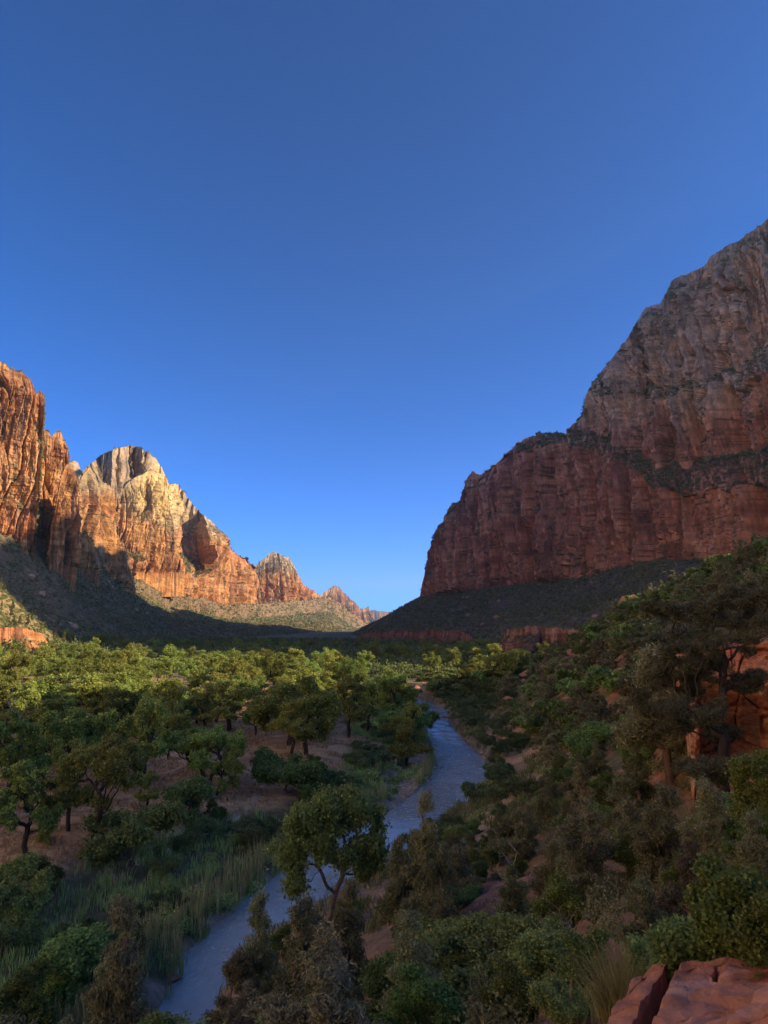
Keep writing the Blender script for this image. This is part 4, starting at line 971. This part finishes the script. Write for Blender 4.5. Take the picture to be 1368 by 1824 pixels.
at_top('oak', 1080, 1280, 96, 'large dark green broadleaf tree below the outcrop', v=1, sw=1.3, group='dark oaks on the right slope')
at_top('oak', 1035, 1305, 92, 'dark green broadleaf tree left of the large one below the outcrop', v=0, sw=1.1, group='dark oaks on the right slope')
at_top('oaktree', 1362, 1335, 27, 'green broadleaf bush at the right edge below the pine', v=2, cat='bush', sw=.8)
at_top('oaktree', 1345, 1440, 23, 'second green broadleaf bush lower at the right edge', v=0, cat='bush', sw=.8)
at_top('oaktree', 1325, 1552, 12.6, 'bright green leafy bush growing on the red rock slab', v=2, cat='bush', sw=1.0)
at_top('oaktree', 1380, 1590, 11.4, 'bright green bush at the right edge beside the slab', v=1, cat='bush', sw=1.0)
at_top('oak', 1215, 1650, 14.5, 'small green bush at the left edge of the slab', v=0, cat='bush', sw=1.1)
at_top('oak', 770, 1645, 33, 'fresh green bush right of the sandy patch', v=2, cat='bush', sw=1.2)
at_top('oak', 715, 1690, 28, 'green bush beside the strip of bare sand', v=0, cat='bush', sw=1.1)
at_top('oak', 850, 1640, 27, 'olive green bush right of the fresh green one', v=1, cat='bush', sw=1.2)
at_top('oak', 60, 1715, 50, 'leafy green bush in the bottom left corner', v=2, cat='bush', sw=1.2)
at_top('oak', 130, 1650, 53, 'leafy green bush above the one in the bottom left corner', v=0, cat='bush', sw=1.1)
at_top('oak', 905, 1720, 19, 'bushy green shrub at the bottom right of centre', v=2, cat='bush', sw=1.2)
at_top('oak', 1010, 1735, 17, 'dark green shrub left of the dry broom bush', v=1, cat='bush', sw=1.1)
at_top('bare', 790, 1700, 22, 'pale bare dead bush at the bottom centre right', cat='bush', v=1, group='dead bushes')
at_top('bare', 850, 1690, 22.5, 'pale tall dead bush right of the bare one', cat='bush', v=2, group='dead bushes')
at_top('bare', 1000, 1580, 26, 'grey tangle of dead branches under the dark juniper', cat='bush', v=1, group='dead bushes')
at_top('bare', 1040, 1600, 24, 'second grey tangle of dead branches nearer the slab', cat='bush', v=0, group='dead bushes')
at_top('bare', 905, 1480, 44, 'bare pale twigs between two junipers of the middle slope', cat='bush', v=2, group='dead bushes')
at_top('snag', 18, 1215, 120, 'bare pale dead tree at the left frame edge', v=0)
at_top('snag', 935, 1160, 262, 'bare twiggy dead tree beside the sunlit cottonwoods', v=0)
rs = np.random.default_rng(33)
used = [(t[2], t[3], .8) for t in TREES if t[3] < 130 and t[2] > -40]
def okn(x, y):
    if math.hypot(x, y) < 17 or abs(x/y) > .62: return False
    g = h1(x, y)
    if g < 2.4 and x < 20: return False
    px, py = px_of(x, y, g)
    if 27 < math.hypot(x-3, y-3) and any(a-10 <= px <= c+10 and b-10 <= py <= d+60 for a, b, c, d in SANDS): return False
    if 1150 < px < 1420 and 44 < math.hypot(x, y) < 60: return False
    if px > 1180 and 26 < y < 48 and 1150 < py < 1500: return False
    return rightbank(x, y, 2.5)
L1 = scatter(175, lambda r: (r.uniform(-22, 45), r.uniform(18, 100)), 2.35, rs, okn, used)
js, oks = [], []
for x, y in L1:
    if rs.random() < .52:
        o = fit('jun', x, y, rs.uniform(2.4, 4.6), group=GJ, sw=rs.uniform(.95, 1.35)); js += [o] if o else []
    else:
        o = fit('oak', x, y, rs.uniform(1.2, 2.4), group='oak bushes on the near right slope', cat='bush', sw=rs.uniform(1, 1.4)); oks += [o] if o else []
rank_label(js, 'olive juniper filling the near right slope'); rank_label(oks, 'green oak bush filling the near right slope')
def okf(x, y):
    g = h1(x, y)
    if x/y > .60 or g < 4.6: return False
    px, py = px_of(x, y, g)
    if y > 195 and px < 945 and px_of(x, y, g+4)[1] > 1140: return False
    return rightbank(x, y, 9) and not any(a-4 <= px <= c+4 and b-4 <= py <= d+30 for a, b, c, d in SANDS)
L2 = scatter(390, lambda r: ((lambda y: (r.uniform(.08, .60)*y, y))(r.uniform(60, 275))), 3.4, rs, okf, used)
ja, oa = [], []
for x, y in L2:
    if rs.random() < .46: ja.append(place('junfar', x, y, rs.uniform(3.6, 6.6), group='junipers on the right hillside', sw=rs.uniform(1.05, 1.4)))
    else: oa.append(place('oakfar', x, y, rs.uniform(2.4, 4.2), group='oak bushes on the right hillside', cat='bush', sw=rs.uniform(1.1, 1.5)))
rank_label(ja, 'dark juniper on the right hillside', per=20); rank_label(oa, 'dark green oak bush on the right hillside', per=20)
# willows and low bushes on the flat right bank and among the reeds
L3 = scatter(70, lambda r: (r.uniform(-4, 62), r.uniform(72, 225)), 3.2, rs, lambda x, y: rightbank(x, y, 1.2) and h1(x, y) < 6.5 and not any(a-4 <= px_of(x, y, 3)[0] <= c+4 and b-4 <= px_of(x, y, 3)[1] <= d+30 for a, b, c, d in SANDS), used)
wl = [fit('willow', x, y, rs.uniform(1.5, 2.6), near=y < 70, group='willow bushes on the right bank', cat='bush', sw=rs.uniform(1.1, 1.5)) for x, y in L3]
rank_label([o for o in wl if o], 'low green willow bush on the right bank')
L4 = scatter(30, lambda r: (r.uniform(-45, 8), r.uniform(52, 160)), 2.8, rs, lambda x, y: leftbank(x, y) and h1(x, y) < 2.3 and abs(x/y) < .6, used)
wl = [place('willow', x, y, rs.uniform(1.4, 2.4), group='willow bushes on the left flood plain', cat='bush', sw=rs.uniform(1.1, 1.6)) for x, y in L4]
rank_label(wl, 'green willow bush among the left reeds')
L5 = scatter(14, lambda r: (r.uniform(-6, 12), r.uniform(150, 235)), 3.0, rs, lambda x, y: (lambda q: q[1][0] < 0 and .5 < q[0][0] < 7)(edge_dist(np.array([x]), np.array([y]), RV)), [])
rank_label([place('oakfar', x, y, rs.uniform(2.2, 4), nm='river_bush', group='bushes along the left bank at the bend', cat='bush', sw=1.3) for x, y in L5], 'bush on the left bank at the river bend')

# ------------------------------------------------------------------ grasses, reeds and undergrowth (beyond counting)
def blades(P, H, n, spread, wid, rs, col, alt, lean=.25, tipc=None):
    N = len(P)*n; c = np.repeat(P, n, 0)+np.concatenate([rs.normal(0, spread, (N, 2)), np.zeros((N, 1))], 1)
    h = np.repeat(H, n)*rs.uniform(.55, 1.1, N); a = rs.uniform(0, 6.3, N); w = wid*rs.uniform(.6, 1.3, N)
    l = rs.normal(0, lean, (N, 2))*h[:, None]
    b = np.stack([np.cos(a)*w, np.sin(a)*w, np.zeros(N)], 1)
    top = c+np.concatenate([l, h[:, None]], 1); mid = c+np.concatenate([l*.3, h[:, None]*.55], 1)
    V = np.stack([c-b*.6, c+b*.6, mid+b, top, mid-b], 1).reshape(-1, 3); i = np.arange(N)*5
    F4 = np.stack([i, i+1, i+2, i+4], 1); F3 = np.stack([i+4, i+2, i+3], 1)
    k = mixc(col, alt, rs.random(N)**1.5)*rs.uniform(.7, 1.3, (N, 1)); k = np.repeat(k, 5, 0)
    if tipc is not None:
        m = np.repeat(rs.random(N) < .5, 5).reshape(-1, 5); m[:, :3] = False; k = k.copy(); k[m.ravel()] = np.array(tipc)
    return V, F4, F3, k
def stuff(name, parts, mat, label):
    VV, F4, F3, CC = [], [], [], []; c = 0
    for V, a, b, k in parts:
        VV.append(V); CC.append(k); F4.append(a+c); F3.append(b+c); c += len(V)
    obj(name, mesh_from(name, np.concatenate(VV), [np.concatenate(F4), np.concatenate(F3)], np.concatenate(CC), [mat]), kind='stuff', label=label)
rs = np.random.default_rng(55)
def pts_in(n, x0, x1, y0, y1, fn, pw=1.0):
    x = rs.uniform(x0, x1, n); y = y0+(y1-y0)*rs.random(n)**pw; m = np.abs(x/np.maximum(y, 1)) < .62; x, y = x[m], y[m]
    z = ground_h(x, y); d, s = edge_dist(x, y, RV); m = fn(x, y, z, d, s); return np.stack([x[m], y[m], z[m]-.03], 1), d[m]
cl = lambda x, y, L=6, sd=350: fbm(x/L, y/L, None, 3, sd)
sdc = lambda x, y: edge_dist(x, y, SD)[0]
P, d = pts_in(16000, -70, 14, 44, 215, lambda x, y, z, d, s: (s < 0) & (d > .3) & (z < 2.5) & (cl(x, y, 4) > -.35) & (sdc(x, y) > 1.0), 1.2)
H = .7*np.clip(.8+1.5*np.clip(.5+cl(P[:, 0], P[:, 1], 3.5, 351), 0, 1), .5, 2.4)
A = blades(P, H, 14, .33, .035, rs, (.22, .36, .12), (.33, .42, .16), .16)
m = d < 4
B = blades(P[m], np.full(m.sum(), 2.3), 10, .25, .03, rs, (.22, .28, .12), (.38, .36, .19), .08, (.36, .30, .18))
m2 = (cl(P[:, 0], P[:, 1], 9, 352) > .3)
B2 = blades(P[m2], H[m2]*1.1, 5, .3, .035, rs, (.22, .20, .11), (.36, .29, .18), .15, (.40, .32, .22))
def thicket(name, n, box, fn, R, base, alt, label, sp=None):
    x = rs.uniform(box[0], box[1], n); y = box[2]+(box[3]-box[2])*rs.random(n)**1.3; m = np.abs(x/y) < .62; x, y = x[m], y[m]; z = ground_h(x, y); d, s = edge_dist(x, y, RV)
    m = fn(x, y, z, d, s); P = np.stack([x[m], y[m], z[m]-.1], 1); r = rs.uniform(R[0], R[1], len(P)); VV, FF, CC = [], [], []; c = 0
    ok = np.array([not hides_river(a, b, g, q*1.1, q) for (a, b, g), q in zip(P, r)]); P, r = P[ok], r[ok]
    dist = np.hypot(P[:, 0], P[:, 1])
    for lo, hi, q, f in ((0, 45, 900, .055), (45, 90, 420, .085), (90, 1e9, 170, .14)):
        m = (dist >= lo) & (dist < hi)
        if not m.any(): continue
        v, fc, k = scrub_mesh(P[m], r[m], q, base, alt, rs, f); VV.append(v); FF.append(fc+c); CC.append(k); c += len(v)
    print(name, len(P), c)
    obj(name, mesh_from(name, np.concatenate(VV), np.concatenate(FF), np.concatenate(CC), [M_SCRUB]), kind='stuff', label=label)
thicket('willow_thicket', 2400, (-65, 10, 46, 190), lambda x, y, z, d, s: (s < 0) & (d > .8) & (z < 2.4) & (cl(x, y, 5, 360) > -.05), (.6, 1.4), (.24, .37, .12), (.34, .43, .16), 'dense green willow growth on the left flood plain')
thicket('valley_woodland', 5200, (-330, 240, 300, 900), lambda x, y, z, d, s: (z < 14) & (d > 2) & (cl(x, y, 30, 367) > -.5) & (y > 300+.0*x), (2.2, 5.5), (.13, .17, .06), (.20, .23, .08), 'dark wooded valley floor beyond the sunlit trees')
thicket('knoll_scrub', 9000, (-290, -120, 270, 470), lambda x, y, z, d, s: (z > 5) & (cl(x, y, 7, 366) > -.3), (.7, 1.9), (.20, .24, .09), (.28, .27, .12), 'sunlit green scrub on the low knoll at the left edge')
thicket('bank_brush', 1500, (-6, 60, 66, 235), lambda x, y, z, d, s: (s > 0) & (d > .8) & (z < 7) & (cl(x, y, 6, 361) > -.12), (.5, 1.4), (.19, .24, .09), (.28, .31, .13), 'rounded low green brush on the flat right bank')
thicket('slope_brush', 3600, (-22, 150, 15, 280), lambda x, y, z, d, s: (s > 0) & (z > 4.0) & (cl(x, y, 5, 362) > -.22) & (np.hypot(x, y) > 16) & ~((x > 2.5) & (y < 17)), (.45, 1.15), (.20, .22, .10), (.28, .26, .13), 'low olive brush between the trees of the right slope')
stuff('reeds', [A, B, B2], M_GRASS, 'tall green reeds with tan seed heads on the left flood plain')
P, d = pts_in(9000, -14, 62, 50, 225, lambda x, y, z, d, s: (s > 0) & (d > .4) & (z < 6) & (cl(x, y, 5, 353) > -.15), 1.1)
stuff('bank_grass', [blades(P, np.clip(.5+.8*(.5+cl(P[:, 0], P[:, 1], 3, 354)), .25, 1.5), 14, .35, .04, rs, (.12, .16, .055), (.25, .22, .10), .25)], M_GRASS, 'rough green grass on the right bank')
P, d = pts_in(42000, -110, 12, 60, 235, lambda x, y, z, d, s: (s < 0) & (z > 2.5) & (cl(x, y, 3, 355) > -.1), 1.2)
stuff('dry_grass', [blades(P, rs.uniform(.2, .75, len(P)), 7, .25, .045, rs, (.50, .36, .21), (.24, .16, .09), .45)], M_GRASS, 'short dry tan grass between the cottonwoods')
P, d = pts_in(9000, -30, 140, 9, 250, lambda x, y, z, d, s: (s > 0) & (z > 4.5) & (cl(x, y, 4, 356) > -.1), 1.4)
stuff('slope_undergrowth', [blades(P, rs.uniform(.2, .8, len(P)), 12, .35, .03, rs, (.13, .13, .065), (.26, .2, .11), .35)], M_GRASS, 'low undergrowth between the bushes of the right slope')
# ------------------------------------------------------------------ red rock near the camera
def rock_sheet(pts, U, V_, off, seed, name='rock', nearcol=((.46,.17,.10),(.55,.26,.15)), **kw): pass
def outcrop():
    """the red sandstone bluff at the right: an overhanging nose with a hollow below it"""
    cols = np.linspace(0, 1, 260); rows = np.linspace(0, 1, 200)
    # plan of the face from its left end (nose) running right and towards the camera; x px, distance
    pxs = [1205, 1210, 1220, 1235, 1240, 1290, 1368, 1460, 1600]; ds = [58, 55, 52, 51, 51.5, 51, 49, 46, 44]
    tops = [1190, 1176, 1168, 1166, 1160, 1155, 1140, 1110, 1080]
    U = np.interp(cols, np.linspace(0, 1, 9), pxs); D = np.interp(cols, np.linspace(0, 1, 9), ds); Tp = np.interp(cols, np.linspace(0, 1, 9), tops)
    ax = np.array([azel(u, t)[0] for u, t in zip(U, Tp)]); zt = np.array([at_dist(u, t, d)[2] for u, t, d in zip(U, Tp, D)])
    bx, by = D*np.sin(ax), D*np.cos(ax)
    zb = 11.0
    R = rows[:, None]; z = zb+(zt-zb)[None, :]*np.minimum(R/.78, 1)
    z = z+np.maximum(R-.78, 0)*2.0
    hgt = (z-zb)/(zt-zb)[None, :]
    s = np.concatenate([[0], np.cumsum(np.hypot(np.diff(bx), np.diff(by)))])[None, :]+np.zeros_like(z)
    # profile: base apron out, hollow at a third, brow out, then back over the top
    prof = 2.0*(1-sstep(0, .30, hgt))-1.7*np.exp(-((hgt-.52)/.16)**2)*(0.6+.5*np.sin(s*.55+1.0))+1.3*np.exp(-((hgt-.86)/.10)**2)
    back = np.maximum(R-.78, 0)/.22
    prof = prof-back*6.0
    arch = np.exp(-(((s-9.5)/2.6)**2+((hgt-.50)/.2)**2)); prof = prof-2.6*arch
    i1, f1, g1, gx = vor(s/3.2+fbm(s/4, z/4, None, 3, 501), z/3.4, 502); i2, f2, g2, gx2 = vor(s/1.1, z/.8, 503)
    prof = prof+fbm(s/4, z/3, None, 4, 504)*1.3+(i1-.5)*1.1-(1-sstep(0, .1, g1-f1))*.5+(i2-.5)*.22+fbm(s/.6, z/.35, None, 4, 505)*.18
    nx, ny = -bx/np.hypot(bx, by), -by/np.hypot(bx, by)
    # the left end turns away behind the nose
    endt = (1-sstep(0, .10, cols))[None, :]
    X = bx+nx*prof; Y = by+ny*prof+endt*4.0; X = X+endt*(2.6*(1-np.clip(hgt, 0, 1))+1.2*back)
    Z = z+back*fbm(X/2.5, Y/2.5, None, 3, 506)*.8
    b = fbm(z/.5+fbm(s/3, z/3, None, 2, 507)*1.5, s/9, None, 3, 508)
    col = mixc((.44, .14, .075), (.54, .27, .15), np.clip(.45+b+.5*fbm(s/2.5, z/2.5, None, 3, 509), 0, 1))
    va = sstep(.1, .5, fbm(s/.7, z/6, None, 3, 510)+.5*fbm(s/4, z/4, None, 2, 511))
    col = mixc_a(col, np.array((.13, .07, .055)), va*.7)
    col = mixc_a(col, np.array((.62, .47, .36)), sstep(.2, .55, fbm(s/1.2+5, z/4, None, 3, 512))*.5)
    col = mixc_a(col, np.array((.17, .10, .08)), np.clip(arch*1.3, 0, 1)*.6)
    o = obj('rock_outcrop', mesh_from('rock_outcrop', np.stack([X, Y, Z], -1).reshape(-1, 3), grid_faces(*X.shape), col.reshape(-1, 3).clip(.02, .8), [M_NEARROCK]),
        label='red sandstone bluff with an overhanging nose behind the big pine', cat='rock')
outcrop()
def slab(name, quad, label, seed, tilt=.5, thick=1.4, n=260):
    """a bedrock slab: quad of (px, py, dist) corners, near-left, near-right, far-right, far-left"""
    q = [np.array(at_dist(*c)) for c in quad]
    u = np.linspace(-.12, 1.12, n); U, W = np.meshgrid(u, u)
    P = (q[0][None, None]*((1-U)*(1-W))[..., None]+q[1]*(U*(1-W))[..., None]+q[2]*(U*W)[..., None]+q[3]*((1-U)*W)[..., None])
    e = np.maximum(np.abs(U-.5), np.abs(W-.5))*2+.10*fbm(U*4, W*4, None, 3, seed); drop = sstep(.86, 1.22, e)
    X, Y = P[..., 0], P[..., 1]
    wp = fbm(X/1.1, Y/1.1, None, 3, seed+1)
    i1, f1, g1, gx = vor(X/1.9+wp*.45, Y/1.3+wp*.3, seed+2)
    lay = (X*.55+Y*.35)/.55+wp*1.3; stp = np.floor(lay)+sstep(.72, 1.0, lay-np.floor(lay))
    Z = P[..., 2]-drop*thick+(i1-.5)*.10*sstep(.02, .12, g1-f1)-(1-sstep(0, .05, g1-f1))*.13+(stp-lay)*.10+fbm(X/1.8, Y/1.8, None, 3, seed+3)*.22+fbm(X/.22, Y/.22, None, 4, seed+8)*.045
    X = X+fbm(X/1.3, Y/1.3, Z, 3, seed+4)*.2*drop; 
    c = mixc((.40, .13, .075), (.50, .235, .145), np.clip(.5+.8*fbm(X/.8, Y/.8, None, 4, seed+5), 0, 1))
    c = mixc_a(c, np.array((.22, .11, .085)), sstep(.15, .6, fbm(X/.5, Y/2, None, 4, seed+6))*.6)
    c = mixc_a(c, np.array((.56, .33, .25)), sstep(.2, .6, fbm(X/.6+9, Y/.6, None, 4, seed+7))*.5)
    obj(name, mesh_from(name, np.stack([X, Y, Z], -1).reshape(-1, 3), grid_faces(n, n), c.reshape(-1, 3).clip(.02, .8), [M_NEARROCK]), label=label, cat='rock')
slab('rock_slab', [(1085,1880,8.6), (1400,1900,8.1), (1400,1712,12.0), (1240,1668,13.8)], 'large weathered red rock slab with dark cracks in the bottom right corner', 600)
slab('rock_slab', [(1215,1900,7.6), (1480,1900,6.8), (1460,1735,9.2), (1350,1752,9.6)], 'second red rock slab at the right edge, nearer than the large one', 640)
slab('rock_slab', [(1060,1860,10.2), (1110,1860,9.8), (1215,1690,13.8), (1130,1745,13.2)], 'crumbling dark red rock shelf left of the large slab', 680, thick=1.0)
def boulder(x, y, r, seed, label, sq=(1, 1, .7), sink=.35, col=((.42,.17,.10),(.52,.27,.16)), name='boulder', z=None, rotz=0):
    n, m = 110, 70; th = np.linspace(0, 2*math.pi, n, endpoint=False); ph = np.linspace(.02, math.pi-.02, m)
    T, Q = np.meshgrid(th, ph); d = np.stack([np.cos(T)*np.sin(Q), np.sin(T)*np.sin(Q), np.cos(Q)], -1)
    pl = np.random.default_rng(seed).normal(0, 1, (14, 3)); pl /= np.linalg.norm(pl, axis=1, keepdims=True)
    k = (d@pl.T).max(-1); k = np.minimum(1.12, .86/np.maximum(k, .3))
    k = k*(1+.10*fbm(d[..., 0]*3+seed, d[..., 1]*3, d[..., 2]*3, 3, seed)+.05*fbm(d[..., 0]*3, d[..., 1]*3+seed, d[..., 2]*16, 3, seed+1)-.05*(1-sstep(0, .12, np.abs(fbm(d[..., 0]*2+seed, d[..., 1]*2, d[..., 2]*.8, 2, seed+2)))))
    V = d*k[..., None]*r*np.array(sq); i = np.arange(n*m).reshape(m, n); j = np.roll(i, -1, 1)
    Fq = np.stack([i[:-1], j[:-1], j[1:], i[1:]], -1).reshape(-1, 4)
    c = mixc(col[0], col[1], np.clip(.5+fbm(d[..., 0]*4+seed, d[..., 2]*6, None, 3, seed), 0, 1))
    me = mesh_from(name, V.reshape(-1, 3), [Fq, np.stack([i[0, 0]+0*i[0, 1:-1], i[0, 1:-1], i[0, 2:]], -1)[:0]], c.reshape(-1, 3), [M_NEARROCK])
    o = obj(name, me, label=label, cat='rock', loc=(x, y, (h1(x, y) if z is None else z)+r*sq[2]*(1-sink)-r*sq[2]*.3)); o.rotation_euler[2] = rotz
    return o
x, y = on_z(1128, 1112, 28.5) if False else at_dist(1128, 1112, 238)[:2]
boulder(x, y, 4.2, 701, 'flat topped dark red boulder on the crest of the near right ridge', sq=(1.1, 1.0, .55), sink=-.2)
for i, (px, py, z, r, lb) in enumerate([(1085,1258,11,2.4,'brown broken rock face on the right hillside above the large oak'), (1108,1262,11,1.5,'smaller brown rock right of the broken rock face'), (742,1222,3.5,2.6,'reddish boulder beside the river where it disappears'),
      (905,1262,4.5,1.4,'pale brown rock on the slope above the right bank'), (1010,1300,6,1.8,'dark red rock below the hillside junipers'), (795,1272,1.0,.9,'small pale boulder on the right bank gravel'),
      (690,1345,2.8,1.4,'grey boulder on the terrace edge near the footpath')]):
    x, y = on_z(px, py, z); boulder(x, y, r, 710+i, lb, sq=(1.1, .9, .75))
# stones on the gravel bars: too many to count
def gravel():
    rs = np.random.default_rng(77); n = 26000
    x = rs.uniform(-18, 26, n); y = rs.uniform(45, 240, n); d, s = edge_dist(x, y, RV); sd = edge_dist(x, y, SD)[0]
    m = ((d > -.9) & (d < rs.exponential(.8, n)+.2)) | (sd < rs.exponential(.8, n)); x, y = x[m], y[m]; z = ground_h(x, y)
    keep = z > -.35; x, y, z = x[keep], y[keep], z[keep]; n = len(x); r = rs.lognormal(-2.2, .55, n)
    o = np.array([(1, 0, 0), (0, 1, 0), (-1, 0, 0), (0, -1, 0), (0, 0, .7), (0, 0, -.7)], float)
    V = np.stack([x, y, z+.02], -1)[:, None]+o[None]*r[:, None, None]*rs.uniform(.6, 1.3, (n, 6, 1))
    t = np.array([(0, 1, 4), (1, 2, 4), (2, 3, 4), (3, 0, 4), (1, 0, 5), (2, 1, 5), (3, 2, 5), (0, 3, 5)])
    Fq = (np.arange(n)[:, None, None]*6+t[None]).reshape(-1, 3)
    c = mixc((.38, .32, .26), (.30, .18, .13), rs.random(n))*rs.uniform(.6, 1.4, (n, 1))
    obj('gravel', mesh_from('gravel', V.reshape(-1, 3), Fq, np.repeat(c, 6, 0), [M_BARK]), kind='stuff', label='grey and red stones along the water and the side channel')
gravel()
# driftwood along the foot of the terrace
KIND['log'] = [make_tree('driftwood', 900+i, [(0, 0, 2.2, .9, .9, 1.6)], 40, [(0, 0, 0), (.02, 0, .4), (.05, .02, .8), (0, .05, 1.2)], .3, None, 0, None, None, 'pale', tip=.012, tr=.14, infl=2.0, kill=.5, jit=.5) for i in range(3)]
for i, (px, py, L, rz, lb) in enumerate([(300, 1490, 3.5, .3, 'pale driftwood snag at the foot of the terrace bank'), (345, 1478, 3.2, 2.4, 'twisted pale driftwood branch right of the pale snag'), (400, 1465, 2.8, 1.0, 'driftwood branch with forked ends near the bend of the footpath'),
      (478, 1392, 3.6, 2.9, 'fallen pale log beside the footpath in the clearing'), (250, 1512, 3.0, .1, 'driftwood log half hidden by the large round bush'), (120, 1478, 3.0, .7, 'pale fallen branch on red soil between the left trunks'),
      (65, 1462, 3.0, 5.6, 'curved pale branch beside the leftmost trunk'), (620, 1326, 2.5, .2, 'short pale log under the trees at the right of the clearing'), (560, 1392, 2.6, 2.2, 'grey branch lying among bushes right of the clearing'), (200, 1535, 3.2, .5, 'dark driftwood at the edge of the reeds')]):
    x, y = on_z(px, py, 3.0); o = place('log', x, y, L, lb, cat='driftwood', v=i, sink=-.15); o.rotation_euler = (1.45, 0, rz)
# dry broom bush at the slab
def broom():
    rs = np.random.default_rng(88); px, py, d = 1105, 1700, 13.6; x, y, z = at_dist(px, py, d); g = h1(x, y)
    T = dict(name='broom_bush', h=1.0, w=.5)
    V, F4, F3, k = blades(np.zeros((60, 3)), np.full(60, 1.0), 22, .10, .006, rs, (.24, .22, .085), (.34, .29, .13), .30)
    me = mesh_from('broom_bush', V, [F4, F3], k, [M_GRASS])
    for i, (px, py, d, lb) in enumerate([(1105, 1700, 13.8, 'dry yellow green broom bush left of the red slab'), (1150, 1690, 14.6, 'smaller dry broom bush right behind the first one')]):
        x, y, z = at_dist(px, py, d); g = h1(x, y); o = obj('broom_bush', me, label=lb, cat='bush', group='dry broom bushes', loc=(x, y, g-.05)); s = max(1.2, z-g); o.scale = (s*.9, s*.9, s)
broom()

# blocks fallen from the walls onto the scree
def scree_blocks():
    rs = np.random.default_rng(99); src = boulder(0, 0, 1.0, 760, None, sq=(1.2, .9, .7), z=0, col=((.44, .25, .16), (.5, .33, .22))); me = src.data; bpy.data.objects.remove(src)
    for si, n, side in ((0, 30, 'right'), (1, 22, 'left')):
        V, dens = SURF[si]; rows = int((dens[:, 5] > .95).sum()) if False else V.shape[0]
        c = 0; bl = []
        while c < n:
            i, j = rs.integers(4, V.shape[0]-1), rs.integers(0, V.shape[1]-1); p = V[i, j]
            if dens[i, j] < .95 or not 12 < p[2] < 130 or abs(p[0]/p[1]) > .55: continue
            px, py = px_of(*p)
            if not 960 < py < 1150 or py < 1000 and px < 900: continue
            o = obj('boulder', me, cat='boulder', group='blocks on the %s scree' % side, loc=(p[0], p[1], p[2]+.6))
            s = rs.uniform(1.2, 3.4); o.scale = (s, s, s); o.rotation_euler = (rs.uniform(-.4, .4), rs.uniform(-.4, .4), rs.uniform(0, 6)); c += 1; bl.append(o)
        rank_label(bl, 'pale block fallen on the %s scree' % side, per=10)
scree_blocks()
# ------------------------------------------------------------------ air between the canyon walls
def haze():
    x0, x1, y0, y1, z0, z1 = -17500, 17500, -1500, 25500, -60, 1500
    v = np.array([(x, y, z) for z in (z0, z1) for y in (y0, y1) for x in (x0, x1)], float)
    f = np.array([(0, 2, 3, 1), (4, 5, 7, 6), (0, 1, 5, 4), (2, 6, 7, 3), (0, 4, 6, 2), (1, 3, 7, 5)])
    m = bpy.data.materials.new('haze'); m.use_nodes = True; nt = m.node_tree; nt.nodes.clear()
    o = nt.nodes.new('ShaderNodeOutputMaterial'); p = nt.nodes.new('ShaderNodeVolumePrincipled')
    p.inputs['Color'].default_value = (.62, .78, 1.0, 1); p.inputs['Density'].default_value = HAZE; p.inputs['Anisotropy'].default_value = 0.2
    nt.links.new(p.outputs[0], o.inputs['Volume'])
    obj('haze', mesh_from('haze', v, f, None, [m]), kind='stuff')
HAZE = 4.2e-5
haze()
